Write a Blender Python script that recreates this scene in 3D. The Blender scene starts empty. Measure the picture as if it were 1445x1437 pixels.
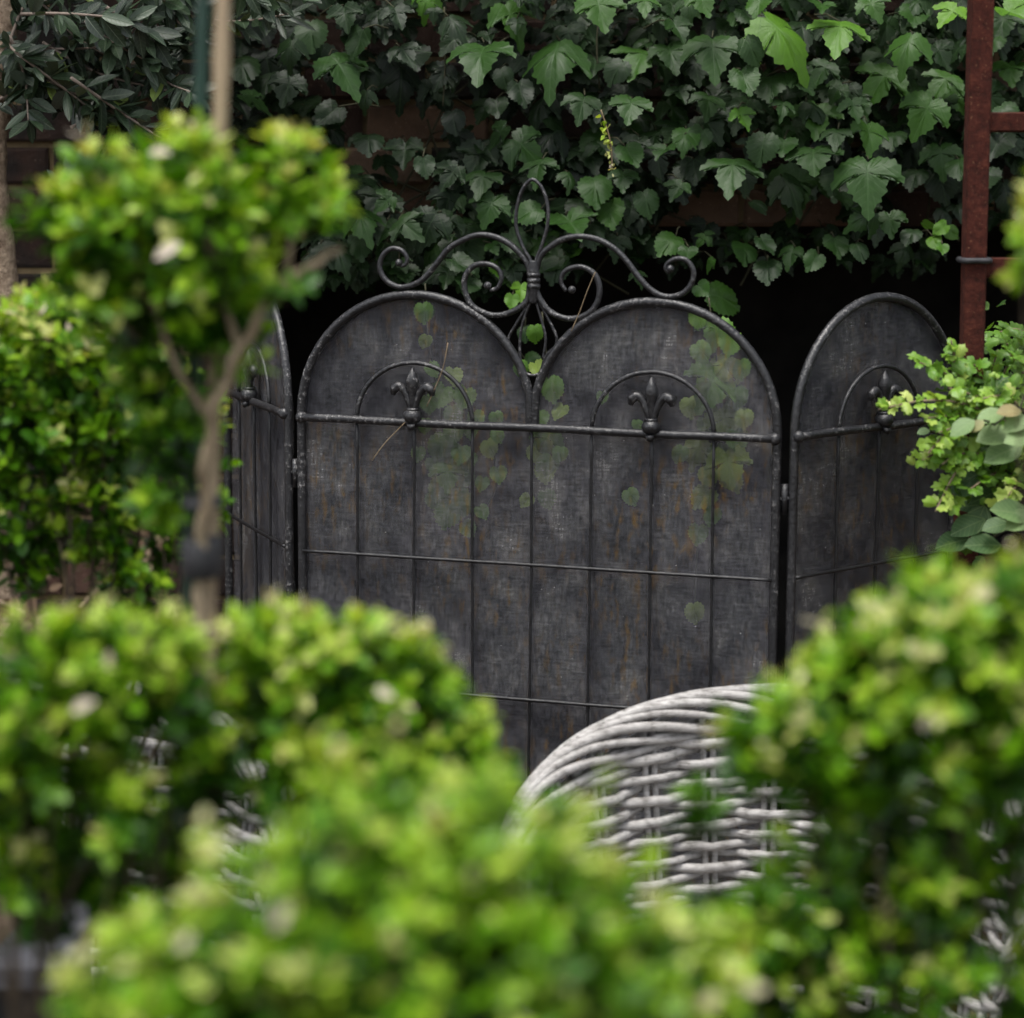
import bpy, math, random
import numpy as np
from mathutils import Matrix, Vector

# ------------------------------------------------------------------ camera, world, sun, exposure
SC = bpy.context.scene
COL = SC.collection
CAM_H, PITCH, LENS, PXW, PXH = 1.65, math.radians(9.0), 90.0, 1445, 1437
FPX = LENS / 36.0 * PXW
cam_data = bpy.data.cameras.new('camera')
cam = bpy.data.objects.new('camera', cam_data)
COL.objects.link(cam)
cam.location = (0, 0, CAM_H)
cam.rotation_euler = (math.pi / 2 - PITCH, 0, 0)
cam_data.lens, cam_data.sensor_width = LENS, 36.0
cam_data.clip_start, cam_data.clip_end = 0.05, 300.0
cam_data.dof.use_dof = True
cam_data.dof.focus_distance = 3.98
cam_data.dof.aperture_fstop = 3.6
cam_data.dof.aperture_blades = 0
SC.camera = cam

SUN_EL, SUN_AZ = math.radians(72), math.radians(205)     # azimuth clockwise from +Y: behind the camera, a little left
world = bpy.data.worlds.new('World')
SC.world = world
world.use_nodes = True
wn, wl = world.node_tree.nodes, world.node_tree.links
wn.clear()
w_out = wn.new('ShaderNodeOutputWorld')
w_bg = wn.new('ShaderNodeBackground')
w_sky = wn.new('ShaderNodeTexSky')
w_sky.sky_type = 'NISHITA'
w_sky.sun_disc = False
w_sky.sun_elevation, w_sky.sun_rotation = SUN_EL, SUN_AZ
w_sky.air_density, w_sky.dust_density = 1.0, 3.0
w_hs = wn.new('ShaderNodeHueSaturation')                 # a bright overcast: the same sky, less blue
w_hs.inputs['Saturation'].default_value = 0.3
w_bg.inputs['Strength'].default_value = 0.12
wl.new(w_sky.outputs[0], w_hs.inputs['Color'])
wl.new(w_hs.outputs[0], w_bg.inputs['Color'])
wl.new(w_bg.outputs[0], w_out.inputs[0])

sun_data = bpy.data.lights.new('sun', 'SUN')
sun_data.energy, sun_data.angle = 1.5, math.radians(25)
sun_data.color = (1.0, 0.965, 0.91)
sun = bpy.data.objects.new('sun', sun_data)
COL.objects.link(sun)
sd = Vector((math.sin(SUN_AZ) * math.cos(SUN_EL), math.cos(SUN_AZ) * math.cos(SUN_EL), math.sin(SUN_EL)))
sun.rotation_euler = (-sd).to_track_quat('-Z', 'Y').to_euler()
sun.location = sd * 20

SC.view_settings.view_transform = 'Standard'
SC.view_settings.look = 'None'
SC.view_settings.gamma = 1.0
SC.view_settings.use_curve_mapping = False
SC.view_settings.exposure = 1.3
SC.render.engine = 'CYCLES'
SC.cycles.use_denoising = True
SC.cycles.max_bounces = 4
SC.cycles.diffuse_bounces = 2
SC.cycles.glossy_bounces = 2
SC.cycles.transmission_bounces = 3
SC.cycles.transparent_max_bounces = 6
SC.cycles.use_adaptive_sampling = True
SC.cycles.adaptive_threshold = 0.02
SC.cycles.sample_clamp_indirect = 4.0

rng = np.random.default_rng(11)
random.seed(11)

# ------------------------------------------------------------------ geometry helpers
A3 = lambda *v: np.array(v, float)
CAMP = A3(0, 0, CAM_H)
FW = A3(0, math.cos(PITCH), -math.sin(PITCH))
UP = A3(0, math.sin(PITCH), math.cos(PITCH))
RT = A3(1, 0, 0)


def ray(px, py):
    return FW * FPX + RT * (px - 722.5) + UP * (718.5 - py)


def at(px, py, Y):
    d = ray(px, py)
    return CAMP + d * (Y / d[1])


def hit(px, py, o, n):
    d = ray(px, py)
    return CAMP + d * (np.dot(o - CAMP, n) / np.dot(d, n))


def project(P):
    d = np.asarray(P) - CAMP
    z = d @ FW
    return 722.5 + FPX * (d @ RT) / z, 718.5 - FPX * (d @ UP) / z, z


def unit(v):
    v = np.asarray(v, float)
    return v / (np.linalg.norm(v) + 1e-12)


class MB:
    """collects verts and faces; build() links them as one mesh object"""
    def __init__(self):
        self.v, self.f, self.n, self.tone = [], [], 0, []

    def add(self, v, f, tone=None):
        v = np.asarray(v, float).reshape(-1, 3)
        self.v.append(v)
        self.f.extend([tuple(i + self.n for i in q) for q in f])
        if tone is not None:
            self.tone.append(np.full(len(v), tone))
        self.n += len(v)
        return self

    def box(self, lo, hi):
        x0, y0, z0 = lo
        x1, y1, z1 = hi
        return self.add([(x0, y0, z0), (x1, y0, z0), (x1, y1, z0), (x0, y1, z0), (x0, y0, z1), (x1, y0, z1), (x1, y1, z1), (x0, y1, z1)],
                        [(0, 3, 2, 1), (4, 5, 6, 7), (0, 1, 5, 4), (1, 2, 6, 5), (2, 3, 7, 6), (3, 0, 4, 7)])

    def tube(self, pts, r, sides=8, caps=True, flat=1.0):
        pts = np.asarray(pts, float)
        n = len(pts)
        r = np.asarray(r, float)
        r = np.full(n, float(r)) if r.ndim == 0 else (r if len(r) == n else np.interp(np.linspace(0, 1, n), np.linspace(0, 1, len(r)), r))
        T = np.gradient(pts, axis=0)
        T /= np.linalg.norm(T, axis=1)[:, None] + 1e-12
        ref = A3(0, 0, 1) if abs(T[0][2]) < 0.9 else A3(1, 0, 0)
        a = unit(np.cross(T[0], ref))
        V = []
        ang = np.arange(sides) / sides * 2 * math.pi
        for i in range(n):
            a = unit(a - T[i] * np.dot(a, T[i]))
            b = np.cross(T[i], a)
            V.append(pts[i] + r[i] * (np.cos(ang)[:, None] * a + flat * np.sin(ang)[:, None] * b))
        F = []
        for i in range(n - 1):
            for k in range(sides):
                k2 = (k + 1) % sides
                F.append((i * sides + k, i * sides + k2, (i + 1) * sides + k2, (i + 1) * sides + k))
        V = np.concatenate(V)
        if caps:
            F.append(tuple(range(sides - 1, -1, -1)))
            F.append(tuple((n - 1) * sides + k for k in range(sides)))
        return self.add(V, F)

    def ball(self, c, r, seg=12, ring=8, sc=(1, 1, 1)):
        V, F = [], []
        for i in range(ring + 1):
            th = math.pi * i / ring
            for k in range(seg):
                ph = 2 * math.pi * k / seg
                V.append((c[0] + r * sc[0] * math.sin(th) * math.cos(ph), c[1] + r * sc[1] * math.sin(th) * math.sin(ph), c[2] + r * sc[2] * math.cos(th)))
        for i in range(ring):
            for k in range(seg):
                F.append((i * seg + k, (i + 1) * seg + k, (i + 1) * seg + (k + 1) % seg, i * seg + (k + 1) % seg))
        return self.add(V, F)

    def mesh(self, name, mat, smooth=True, off=None):
        me = bpy.data.meshes.new(name)
        V = np.concatenate(self.v)
        if off is not None:
            V = V - np.asarray(off)
        me.from_pydata(V.tolist(), [], self.f)
        if smooth:
            me.polygons.foreach_set('use_smooth', np.ones(len(me.polygons), bool))
        if mat:
            me.materials.append(mat)
        me.update()
        return me

    def build(self, name, mat, parent=None, smooth=True):
        """vertices are given in world space; a child stays relative to its top-level ancestor's location"""
        off = root_loc(parent)
        o = bpy.data.objects.new(name, self.mesh(name, mat, smooth, off))
        COL.objects.link(o)
        if parent is not None:
            o.parent = parent
        return o


def root_loc(o):
    p = A3(0, 0, 0)
    while o is not None:
        p = p + np.array(o.location)
        o = o.parent
    return p


def empty(name, loc, label, cat, group=None):
    o = bpy.data.objects.new(name, None)
    o.empty_display_size = 0.05
    COL.objects.link(o)
    o.location = loc
    tag(o, label, cat, group)
    return o


def tag(o, label=None, cat=None, group=None, kind=None):
    if label: o['label'] = label
    if cat: o['category'] = cat
    if group: o['group'] = group
    if kind: o['kind'] = kind
    return o


def spline(P, n=8):
    """Catmull-Rom through P"""
    P = np.asarray(P, float)
    Q = np.vstack([2 * P[0] - P[1], P, 2 * P[-1] - P[-2]])
    out = []
    for i in range(1, len(Q) - 2):
        p0, p1, p2, p3 = Q[i - 1], Q[i], Q[i + 1], Q[i + 2]
        for t in np.linspace(0, 1, n, endpoint=False):
            out.append(0.5 * ((2 * p1) + (-p0 + p2) * t + (2 * p0 - 5 * p1 + 4 * p2 - p3) * t * t + (-p0 + 3 * p1 - 3 * p2 + p3) * t ** 3))
    out.append(P[-1])
    return np.array(out)


# ------------------------------------------------------------------ materials
def new_mat(name):
    m = bpy.data.materials.new(name)
    m.use_nodes = True
    nt = m.node_tree
    nt.nodes.clear()
    out = nt.nodes.new('ShaderNodeOutputMaterial')
    b = nt.nodes.new('ShaderNodeBsdfPrincipled')
    nt.links.new(b.outputs[0], out.inputs[0])
    return m, nt, b, out


def nd(nt, t, **kw):
    n = nt.nodes.new(t)
    for k, v in kw.items():
        setattr(n, k, v)
    return n


def ramp(nt, stops, fac):
    r = nd(nt, 'ShaderNodeValToRGB')
    e = r.color_ramp.elements
    while len(e) < len(stops):
        e.new(0.5)
    for i, (p, c) in enumerate(stops):
        e[i].position = p
        e[i].color = (*c, 1) if len(c) == 3 else c
    nt.links.new(fac, r.inputs[0])
    return r


def noise(nt, scale, detail=4, rough=0.6, vec=None, dist=0.0):
    n = nd(nt, 'ShaderNodeTexNoise')
    n.inputs['Scale'].default_value = scale
    n.inputs['Detail'].default_value = detail
    n.inputs['Roughness'].default_value = rough
    n.inputs['Distortion'].default_value = dist
    if vec is not None:
        nt.links.new(vec, n.inputs['Vector'])
    return n


def mix(nt, fac, a, b, mode='MIX'):
    m = nd(nt, 'ShaderNodeMix', data_type='RGBA', blend_type=mode)
    for s, v in ((m.inputs[0], fac), (m.inputs[6], a), (m.inputs[7], b)):
        if isinstance(v, bpy.types.NodeSocket):
            nt.links.new(v, s)
        elif isinstance(v, (int, float)):
            s.default_value = v
        else:
            s.default_value = (*v, 1)
    return m.outputs[2]


def math_(nt, op, a, b=0.0, c=None):
    m = nd(nt, 'ShaderNodeMath', operation=op)
    for i, v in enumerate((a, b, c)):
        if v is None: continue
        if isinstance(v, bpy.types.NodeSocket):
            nt.links.new(v, m.inputs[i])
        else:
            m.inputs[i].default_value = v
    return m.outputs[0]


def bump(nt, bsdf, h, strength=0.3, dist=0.01):
    b = nd(nt, 'ShaderNodeBump')
    b.inputs['Strength'].default_value = strength
    b.inputs['Distance'].default_value = dist
    nt.links.new(h, b.inputs['Height'])
    nt.links.new(b.outputs[0], bsdf.inputs['Normal'])
    return b


def gcoord(nt):
    return nd(nt, 'ShaderNodeNewGeometry').outputs['Position']


def scaled(nt, vec, s):
    m = nd(nt, 'ShaderNodeVectorMath', operation='MULTIPLY')
    nt.links.new(vec, m.inputs[0])
    m.inputs[1].default_value = s
    return m.outputs[0]


def mat_simple(name, c1, c2, scale=30, rough=0.7, spec=0.3, bmp=0.3, detail=5, stretch=None):
    m, nt, b, out = new_mat(name)
    v = gcoord(nt)
    if stretch: v = scaled(nt, v, stretch)
    n = noise(nt, scale, detail, 0.65, v)
    r = ramp(nt, [(0.3, c1), (0.7, c2)], n.outputs['Fac'])
    nt.links.new(r.outputs[0], b.inputs['Base Color'])
    b.inputs['Roughness'].default_value = rough
    b.inputs['Specular IOR Level'].default_value = spec
    if bmp: bump(nt, b, n.outputs['Fac'], bmp, 0.01)
    return m


def mat_leaf(name, stops, rough=0.45, spec=0.4, trans=0.3, veins=None, blotch=0.25, back=None, mottle=60, simple=False):
    """leaf colour runs over the leaf's own 'tone' (leaf age, with light and shade put in too); veins follow the leaf's UV"""
    m, nt, b, out = new_mat(name)
    a = nd(nt, 'ShaderNodeAttribute', attribute_name='tone')
    r = ramp(nt, [(p / 1.5, c) for p, c in stops], math_(nt, 'DIVIDE', a.outputs['Fac'], 1.5))
    col = r.outputs[0]
    if not simple:
        n = noise(nt, mottle, 2, 0.6, gcoord(nt))
        k = math_(nt, 'MULTIPLY_ADD', n.outputs['Fac'], blotch * 2, 1 - blotch)
        kk = nd(nt, 'ShaderNodeVectorMath', operation='SCALE')
        nt.links.new(col, kk.inputs[0]); nt.links.new(k, kk.inputs['Scale'])
        col = kk.outputs[0]
        hgt = n.outputs['Fac']
    if veins:
        uv = nd(nt, 'ShaderNodeUVMap')
        sp = nd(nt, 'ShaderNodeSeparateXYZ'); nt.links.new(uv.outputs[0], sp.inputs[0])
        ax = math_(nt, 'ABSOLUTE', sp.outputs[0])
        y = sp.outputs[1]
        best = None
        for deg in veins['dirs']:
            s, c = math.sin(math.radians(deg)), math.cos(math.radians(deg))
            d = math_(nt, 'ABSOLUTE', math_(nt, 'SUBTRACT', math_(nt, 'MULTIPLY', ax, c), math_(nt, 'MULTIPLY', y, s)))
            best = d if best is None else math_(nt, 'MINIMUM', best, d)
        # fine side veins: slanted waves off the midrib
        w = math_(nt, 'SINE', math_(nt, 'MULTIPLY', math_(nt, 'SUBTRACT', y, math_(nt, 'MULTIPLY', ax, 0.8)), 48))
        side = nd(nt, 'ShaderNodeMapRange'); nt.links.new(w, side.inputs[0])
        side.inputs[1].default_value, side.inputs[2].default_value = 0.86, 1.0
        main = nd(nt, 'ShaderNodeMapRange'); nt.links.new(best, main.inputs[0])
        main.inputs[1].default_value, main.inputs[2].default_value = 0.02, 0.004
        vf = math_(nt, 'MAXIMUM', math_(nt, 'MULTIPLY', main.outputs[0], veins['k']), math_(nt, 'MULTIPLY', side.outputs[0], veins['k'] * 0.6))
        col = mix(nt, vf, col, veins['col'])
        hgt = math_(nt, 'SUBTRACT', math_(nt, 'MULTIPLY', n.outputs['Fac'], 0.5), vf)
    if back:
        g = nd(nt, 'ShaderNodeNewGeometry')
        col = mix(nt, math_(nt, 'MULTIPLY', g.outputs['Backfacing'], 0.7), col, back)
    nt.links.new(col, b.inputs['Base Color'])
    b.inputs['Roughness'].default_value = rough
    b.inputs['Specular IOR Level'].default_value = spec
    if not simple: bump(nt, b, hgt, 0.35, 0.003)
    if trans:
        t = nd(nt, 'ShaderNodeBsdfTranslucent')
        tc = nd(nt, 'ShaderNodeMix', data_type='RGBA', blend_type='MULTIPLY')
        tc.inputs[0].default_value = 1.0
        nt.links.new(col, tc.inputs[6]); tc.inputs[7].default_value = (1.25, 1.15, 0.5, 1)
        nt.links.new(tc.outputs[2], t.inputs[0])
        ms = nd(nt, 'ShaderNodeMixShader'); ms.inputs[0].default_value = trans
        nt.links.new(b.outputs[0], ms.inputs[1]); nt.links.new(t.outputs[0], ms.inputs[2])
        nt.links.new(ms.outputs[0], out.inputs[0])
    return m


M = {}
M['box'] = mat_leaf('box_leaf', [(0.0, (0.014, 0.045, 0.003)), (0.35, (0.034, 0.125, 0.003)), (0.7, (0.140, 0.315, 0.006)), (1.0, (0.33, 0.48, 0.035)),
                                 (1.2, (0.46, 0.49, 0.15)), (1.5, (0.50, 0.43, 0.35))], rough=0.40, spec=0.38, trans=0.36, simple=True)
M['ivy'] = mat_leaf('ivy_leaf', [(0.0, (0.004, 0.010, 0.004)), (0.35, (0.009, 0.025, 0.005)), (0.7, (0.021, 0.060, 0.008)), (1.0, (0.054, 0.135, 0.010)),
                                 (1.3, (0.105, 0.22, 0.020)), (1.5, (0.40, 0.36, 0.10))], rough=0.46, spec=0.24, trans=0.2,
                    veins=dict(dirs=(0, 52), k=0.22, col=(0.07, 0.13, 0.05)), back=(0.035, 0.06, 0.03))
M['olive'] = mat_leaf('olive_leaf', [(0.0, (0.005, 0.012, 0.006)), (0.5, (0.015, 0.033, 0.013)), (1.0, (0.050, 0.085, 0.040)), (1.5, (0.22, 0.30, 0.06))],
                      rough=0.42, spec=0.5, trans=0.12, veins=dict(dirs=(0,), k=0.5, col=(0.10, 0.13, 0.08)), back=(0.07, 0.09, 0.07))
M['golden'] = mat_leaf('golden_leaf', [(0.0, (0.03, 0.08, 0.012)), (0.4, (0.09, 0.20, 0.02)), (0.8, (0.095, 0.225, 0.012)), (1.1, (0.215, 0.35, 0.035)), (1.5, (0.55, 0.58, 0.20))],
                       rough=0.42, spec=0.45, trans=0.3, veins=dict(dirs=(0, 50), k=0.3, col=(0.40, 0.50, 0.12)))
M['round'] = mat_leaf('round_leaf', [(0.0, (0.04, 0.09, 0.03)), (0.6, (0.085, 0.16, 0.05)), (1.0, (0.16, 0.24, 0.085)), (1.5, (0.21, 0.17, 0.07))],
                      rough=0.5, spec=0.35, trans=0.2, veins=dict(dirs=(0, 40), k=0.3, col=(0.34, 0.42, 0.2)))
M['dead'] = mat_leaf('dead_leaf', [(0.0, (0.05, 0.03, 0.018)), (0.7, (0.14, 0.095, 0.06)), (1.5, (0.30, 0.23, 0.16))], rough=0.8, spec=0.2, trans=0.15)
M['shaded_bark'] = mat_simple('shaded_box_bark', (0.025, 0.019, 0.013), (0.085, 0.066, 0.045), 60, 0.9, 0.15, 0.5)  # darker copy of the box bark, shade inside the shrubs put into its colour
M['stem'] = mat_simple('green_stem', (0.018, 0.022, 0.010), (0.05, 0.045, 0.022), 90, 0.7)
M['bark'] = mat_simple('box_bark', (0.11, 0.08, 0.05), (0.30, 0.24, 0.16), 55, 0.85, 0.2, 0.6, stretch=(1, 1, 0.35))
M['olive_bark'] = mat_simple('olive_bark', (0.11, 0.075, 0.05), (0.36, 0.28, 0.20), 70, 0.9, 0.2, 0.8)
M['twig'] = mat_simple('pale_twig', (0.13, 0.10, 0.08), (0.27, 0.22, 0.18), 60, 0.8)
M['straw'] = mat_simple('dry_straw', (0.10, 0.07, 0.04), (0.24, 0.18, 0.11), 80, 0.8)
M['soil'] = mat_simple('soil', (0.035, 0.025, 0.018), (0.09, 0.065, 0.045), 14, 0.95, 0.1, 0.8, 8)
M['rubber'] = mat_simple('rubber', (0.012, 0.012, 0.014), (0.03, 0.03, 0.033), 80, 0.6, 0.4, 0.2)
M['mortar'] = mat_simple('mortar', (0.03, 0.024, 0.016), (0.26, 0.19, 0.105), 9, 0.95, 0.1, 0.7)
M['soot_and_shade'] = mat_simple('soot_and_shade', (0.006, 0.006, 0.006), (0.016, 0.015, 0.014), 12, 0.95, 0.1, 0.4)  # soot and the recess's deep shade in one near-black colour
M['green_plastic'] = mat_simple('green_plastic', (0.004, 0.024, 0.016), (0.008, 0.038, 0.025), 30, 0.4, 0.5, 0.1)
M['bamboo'] = mat_simple('bamboo', (0.18, 0.125, 0.075), (0.36, 0.28, 0.185), 40, 0.6, 0.35, 0.3, stretch=(1, 1, 0.15))
M['slate'] = mat_simple('slate', (0.022, 0.022, 0.026), (0.065, 0.065, 0.072), 18, 0.6, 0.35, 0.25, 7)
M['table_iron'] = mat_simple('table_iron', (0.010, 0.010, 0.011), (0.02, 0.02, 0.02), 50, 0.6, 0.3, 0.2)


def mat_brick(name='old_brick', clean=False):
    m, nt, b, out = new_mat(name)
    oi = nd(nt, 'ShaderNodeObjectInfo')
    v = gcoord(nt)
    big = noise(nt, 9, 3, 0.6, v)
    n = noise(nt, 60, 6, 0.7, v)
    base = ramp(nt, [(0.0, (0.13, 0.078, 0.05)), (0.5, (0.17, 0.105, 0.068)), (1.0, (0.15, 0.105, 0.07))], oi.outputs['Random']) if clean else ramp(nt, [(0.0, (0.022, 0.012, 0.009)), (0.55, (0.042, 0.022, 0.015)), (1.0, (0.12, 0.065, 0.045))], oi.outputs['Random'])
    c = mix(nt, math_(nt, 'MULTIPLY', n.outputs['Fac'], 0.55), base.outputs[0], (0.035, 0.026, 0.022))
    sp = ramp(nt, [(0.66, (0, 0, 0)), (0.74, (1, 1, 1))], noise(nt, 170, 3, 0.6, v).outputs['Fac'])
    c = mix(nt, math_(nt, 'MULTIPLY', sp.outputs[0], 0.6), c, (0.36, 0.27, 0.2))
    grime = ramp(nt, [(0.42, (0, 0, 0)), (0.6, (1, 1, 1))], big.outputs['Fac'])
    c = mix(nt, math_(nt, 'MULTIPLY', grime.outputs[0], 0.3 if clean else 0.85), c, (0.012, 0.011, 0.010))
    nt.links.new(c, b.inputs['Base Color'])
    b.inputs['Roughness'].default_value = 0.9
    b.inputs['Specular IOR Level'].default_value = 0.2
    bump(nt, b, n.outputs['Fac'], 0.7, 0.008)
    return m


def mat_iron():
    m, nt, b, out = new_mat('black_iron')
    v = gcoord(nt)
    chips = ramp(nt, [(0.54, (0, 0, 0)), (0.66, (1, 1, 1))], noise(nt, 150, 6, 0.8, v).outputs['Fac'])
    zones = ramp(nt, [(0.44, (0, 0, 0)), (0.60, (1, 1, 1))], noise(nt, 11, 3, 0.6, v).outputs['Fac'])
    dust = noise(nt, 35, 4, 0.6, v)
    c = mix(nt, dust.outputs['Fac'], (0.004, 0.004, 0.005), (0.020, 0.020, 0.022))
    fac = math_(nt, 'MULTIPLY', chips.outputs[0], math_(nt, 'MULTIPLY_ADD', zones.outputs[0], 0.85, 0.02))
    c = mix(nt, fac, c, (0.30, 0.29, 0.285))
    nt.links.new(c, b.inputs['Base Color'])
    r = math_(nt, 'MULTIPLY_ADD', dust.outputs['Fac'], 0.40, 0.20)
    nt.links.new(r, b.inputs['Roughness'])
    b.inputs['Specular IOR Level'].default_value = 0.5
    bump(nt, b, noise(nt, 150, 3, 0.7, v).outputs['Fac'], 0.45, 0.004)
    return m


def mat_mesh_cloth():
    """fine woven wire cloth: too fine to see each wire, so part of the light goes through"""
    m, nt, b, out = new_mat('fine_wire_cloth')
    uv = nd(nt, 'ShaderNodeUVMap').outputs[0]            # metres along the panel, metres up
    weft = noise(nt, 1.0, 3, 0.6, scaled(nt, uv, (40, 360, 1)))
    warp = noise(nt, 1.0, 3, 0.6, scaled(nt, uv, (360, 40, 1)))
    thread = math_(nt, 'MULTIPLY', math_(nt, 'ADD', weft.outputs['Fac'], warp.outputs['Fac']), 0.5)
    cloud = noise(nt, 7, 5, 0.62, uv, 0.4)
    cloud2 = noise(nt, 22, 4, 0.6, scaled(nt, uv, (1, 0.55, 1)), 0.6)
    c = ramp(nt, [(0.40, (0.028, 0.028, 0.033)), (0.465, (0.055, 0.055, 0.063)), (0.53, (0.088, 0.087, 0.093)), (0.62, (0.165, 0.16, 0.156))],
             math_(nt, 'ADD', math_(nt, 'MULTIPLY_ADD', cloud2.outputs['Fac'], 0.34, math_(nt, 'MULTIPLY', cloud.outputs['Fac'], 0.36)), math_(nt, 'MULTIPLY', noise(nt, 60, 6, 0.8, uv, 1.2).outputs['Fac'], 0.30))).outputs[0]
    c = mix(nt, 1.0, c, ramp(nt, [(0.41, (0.60, 0.60, 0.60)), (0.59, (1.33, 1.33, 1.33))], thread).outputs[0], 'MULTIPLY')
    streak = noise(nt, 1.0, 5, 0.7, scaled(nt, uv, (110, 26, 1)), 0.6)
    rz = noise(nt, 5.0, 3, 0.5, uv)
    rust = math_(nt, 'MULTIPLY', ramp(nt, [(0.53, (0, 0, 0)), (0.65, (1, 1, 1))], streak.outputs['Fac']).outputs[0],
                 ramp(nt, [(0.44, (0, 0, 0)), (0.60, (1, 1, 1))], rz.outputs['Fac']).outputs[0])
    c = mix(nt, math_(nt, 'MULTIPLY', rust, 0.7), c, (0.17, 0.095, 0.022))
    moss = ramp(nt, [(0.62, (0, 0, 0)), (0.75, (1, 1, 1))], noise(nt, 30, 5, 0.7, scaled(nt, uv, (1, 0.4, 1))).outputs['Fac'])
    c = mix(nt, math_(nt, 'MULTIPLY', moss.outputs[0], 0.35), c, (0.085, 0.08, 0.03))
    scr = noise(nt, 1.0, 2, 0.5, scaled(nt, uv, (13, 17, 1)), 1.6)
    line = ramp(nt, [(0.494, (0, 0, 0)), (0.5, (1, 1, 1)), (0.506, (0, 0, 0))], scr.outputs['Fac'])
    gate = ramp(nt, [(0.55, (0, 0, 0)), (0.62, (1, 1, 1))], noise(nt, 17, 2, 0.5, uv).outputs['Fac'])
    c = mix(nt, math_(nt, 'MULTIPLY', math_(nt, 'MULTIPLY', line.outputs[0], gate.outputs[0]), 0.45), c, (0.24, 0.22, 0.20))
    speck = ramp(nt, [(0.74, (0, 0, 0)), (0.78, (1, 1, 1))], noise(nt, 160, 2, 0.5, uv).outputs['Fac'])
    c = mix(nt, speck.outputs[0], c, (0.35, 0.33, 0.31))
    nt.links.new(c, b.inputs['Base Color'])
    b.inputs['Roughness'].default_value = 0.62
    b.inputs['Specular IOR Level'].default_value = 0.3
    bump(nt, b, thread, 0.35, 0.002)
    t = nd(nt, 'ShaderNodeBsdfTransparent')
    ms = nd(nt, 'ShaderNodeMixShader')
    hole = math_(nt, 'SUBTRACT', 0.52, math_(nt, 'MULTIPLY', cloud.outputs['Fac'], 0.26))
    nt.links.new(hole, ms.inputs[0])
    nt.links.new(b.outputs[0], ms.inputs[1]); nt.links.new(t.outputs[0], ms.inputs[2])
    nt.links.new(ms.outputs[0], out.inputs[0])
    return m


def mat_rust():
    m, nt, b, out = new_mat('rusty_steel')
    v = gcoord(nt)
    n = noise(nt, 90, 6, 0.75, v)
    c = ramp(nt, [(0.32, (0.020, 0.006, 0.004)), (0.5, (0.044, 0.011, 0.007)), (0.72, (0.085, 0.024, 0.014))], n.outputs['Fac']).outputs[0]
    sp = ramp(nt, [(0.64, (0, 0, 0)), (0.70, (1, 1, 1))], noise(nt, 260, 3, 0.6, v).outputs['Fac'])
    c = mix(nt, math_(nt, 'MULTIPLY', sp.outputs[0], 0.5), c, (0.25, 0.13, 0.07))
    nt.links.new(c, b.inputs['Base Color'])
    b.inputs['Roughness'].default_value = 0.85
    b.inputs['Specular IOR Level'].default_value = 0.15
    bump(nt, b, n.outputs['Fac'], 0.6, 0.004)
    return m


def mat_wicker():
    m, nt, b, out = new_mat('weathered_wicker')
    v = gcoord(nt)
    oi = nd(nt, 'ShaderNodeObjectInfo')
    n = noise(nt, 60, 5, 0.65, v)
    f = noise(nt, 1.0, 4, 0.7, scaled(nt, v, (40, 40, 500)))
    k = math_(nt, 'ADD', math_(nt, 'MULTIPLY', n.outputs['Fac'], 0.5), math_(nt, 'MULTIPLY', f.outputs['Fac'], 0.5))
    c = ramp(nt, [(0.37, (0.075, 0.068, 0.062)), (0.47, (0.28, 0.27, 0.257)), (0.62, (0.46, 0.445, 0.43))], k).outputs[0]
    c = mix(nt, math_(nt, 'MULTIPLY', oi.outputs['Random'], 0.25), c, (0.26, 0.24, 0.23))
    nt.links.new(c, b.inputs['Base Color'])
    b.inputs['Roughness'].default_value = 0.75
    b.inputs['Specular IOR Level'].default_value = 0.25
    bump(nt, b, k, 0.4, 0.003)
    return m


M['wire'] = mat_simple('dark_wire', (0.003, 0.003, 0.0035), (0.010, 0.010, 0.011), 60, 0.42, 0.5, 0.3)
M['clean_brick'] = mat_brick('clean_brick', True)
M['brick'], M['iron'], M['cloth'], M['rust'], M['wicker'] = mat_brick(), mat_iron(), mat_mesh_cloth(), mat_rust(), mat_wicker()

# ------------------------------------------------------------------ ground
g = MB()
N = 41
gx = np.linspace(-1, 1, N)
gx = np.sign(gx) * np.abs(gx) ** 2.2 * 60
gv = [(x, y + 4, 0.0 + 0.012 * math.sin(x * 3.1 + y * 1.7) * math.exp(-(x * x + y * y) / 60)) for y in gx for x in gx]
gf = [(j * N + i, j * N + i + 1, (j + 1) * N + i + 1, (j + 1) * N + i) for j in range(N - 1) for i in range(N - 1)]
g.add(gv, gf)
tag(g.build('ground', M['soil']), kind='structure', label='dark bare garden soil under the shrubs')

# ------------------------------------------------------------------ brick wall with a dark recess behind the screen
WALL_Y = 4.62
LINT = at(1100, 323, WALL_Y)[2]                     # underside of the wall over the recess
OX0, OX1 = at(335, 500, WALL_Y)[0], 1.45
WX0, WX1, WTOP = -2.4, 2.6, 2.55
wall = empty('brick_wall', (0, WALL_Y, 0), 'old dark brick garden wall overgrown with ivy behind the iron screen', 'wall')
mb = MB()
mb.box((WX0, WALL_Y + 0.012, 0), (OX0, WALL_Y + 0.215, WTOP))
mb.box((OX1, WALL_Y + 0.012, 0), (WX1, WALL_Y + 0.215, WTOP))
mb.box((OX0, WALL_Y + 0.012, LINT + 0.004), (OX1, WALL_Y + 0.215, WTOP))
mb.build('mortar_bed', M['mortar'], wall, smooth=False)
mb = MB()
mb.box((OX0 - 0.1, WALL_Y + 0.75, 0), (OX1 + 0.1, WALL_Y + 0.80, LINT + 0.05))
mb.box((OX0 - 0.10, WALL_Y + 0.22, 0), (OX0 - 0.002, WALL_Y + 0.748, LINT + 0.05))
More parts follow.
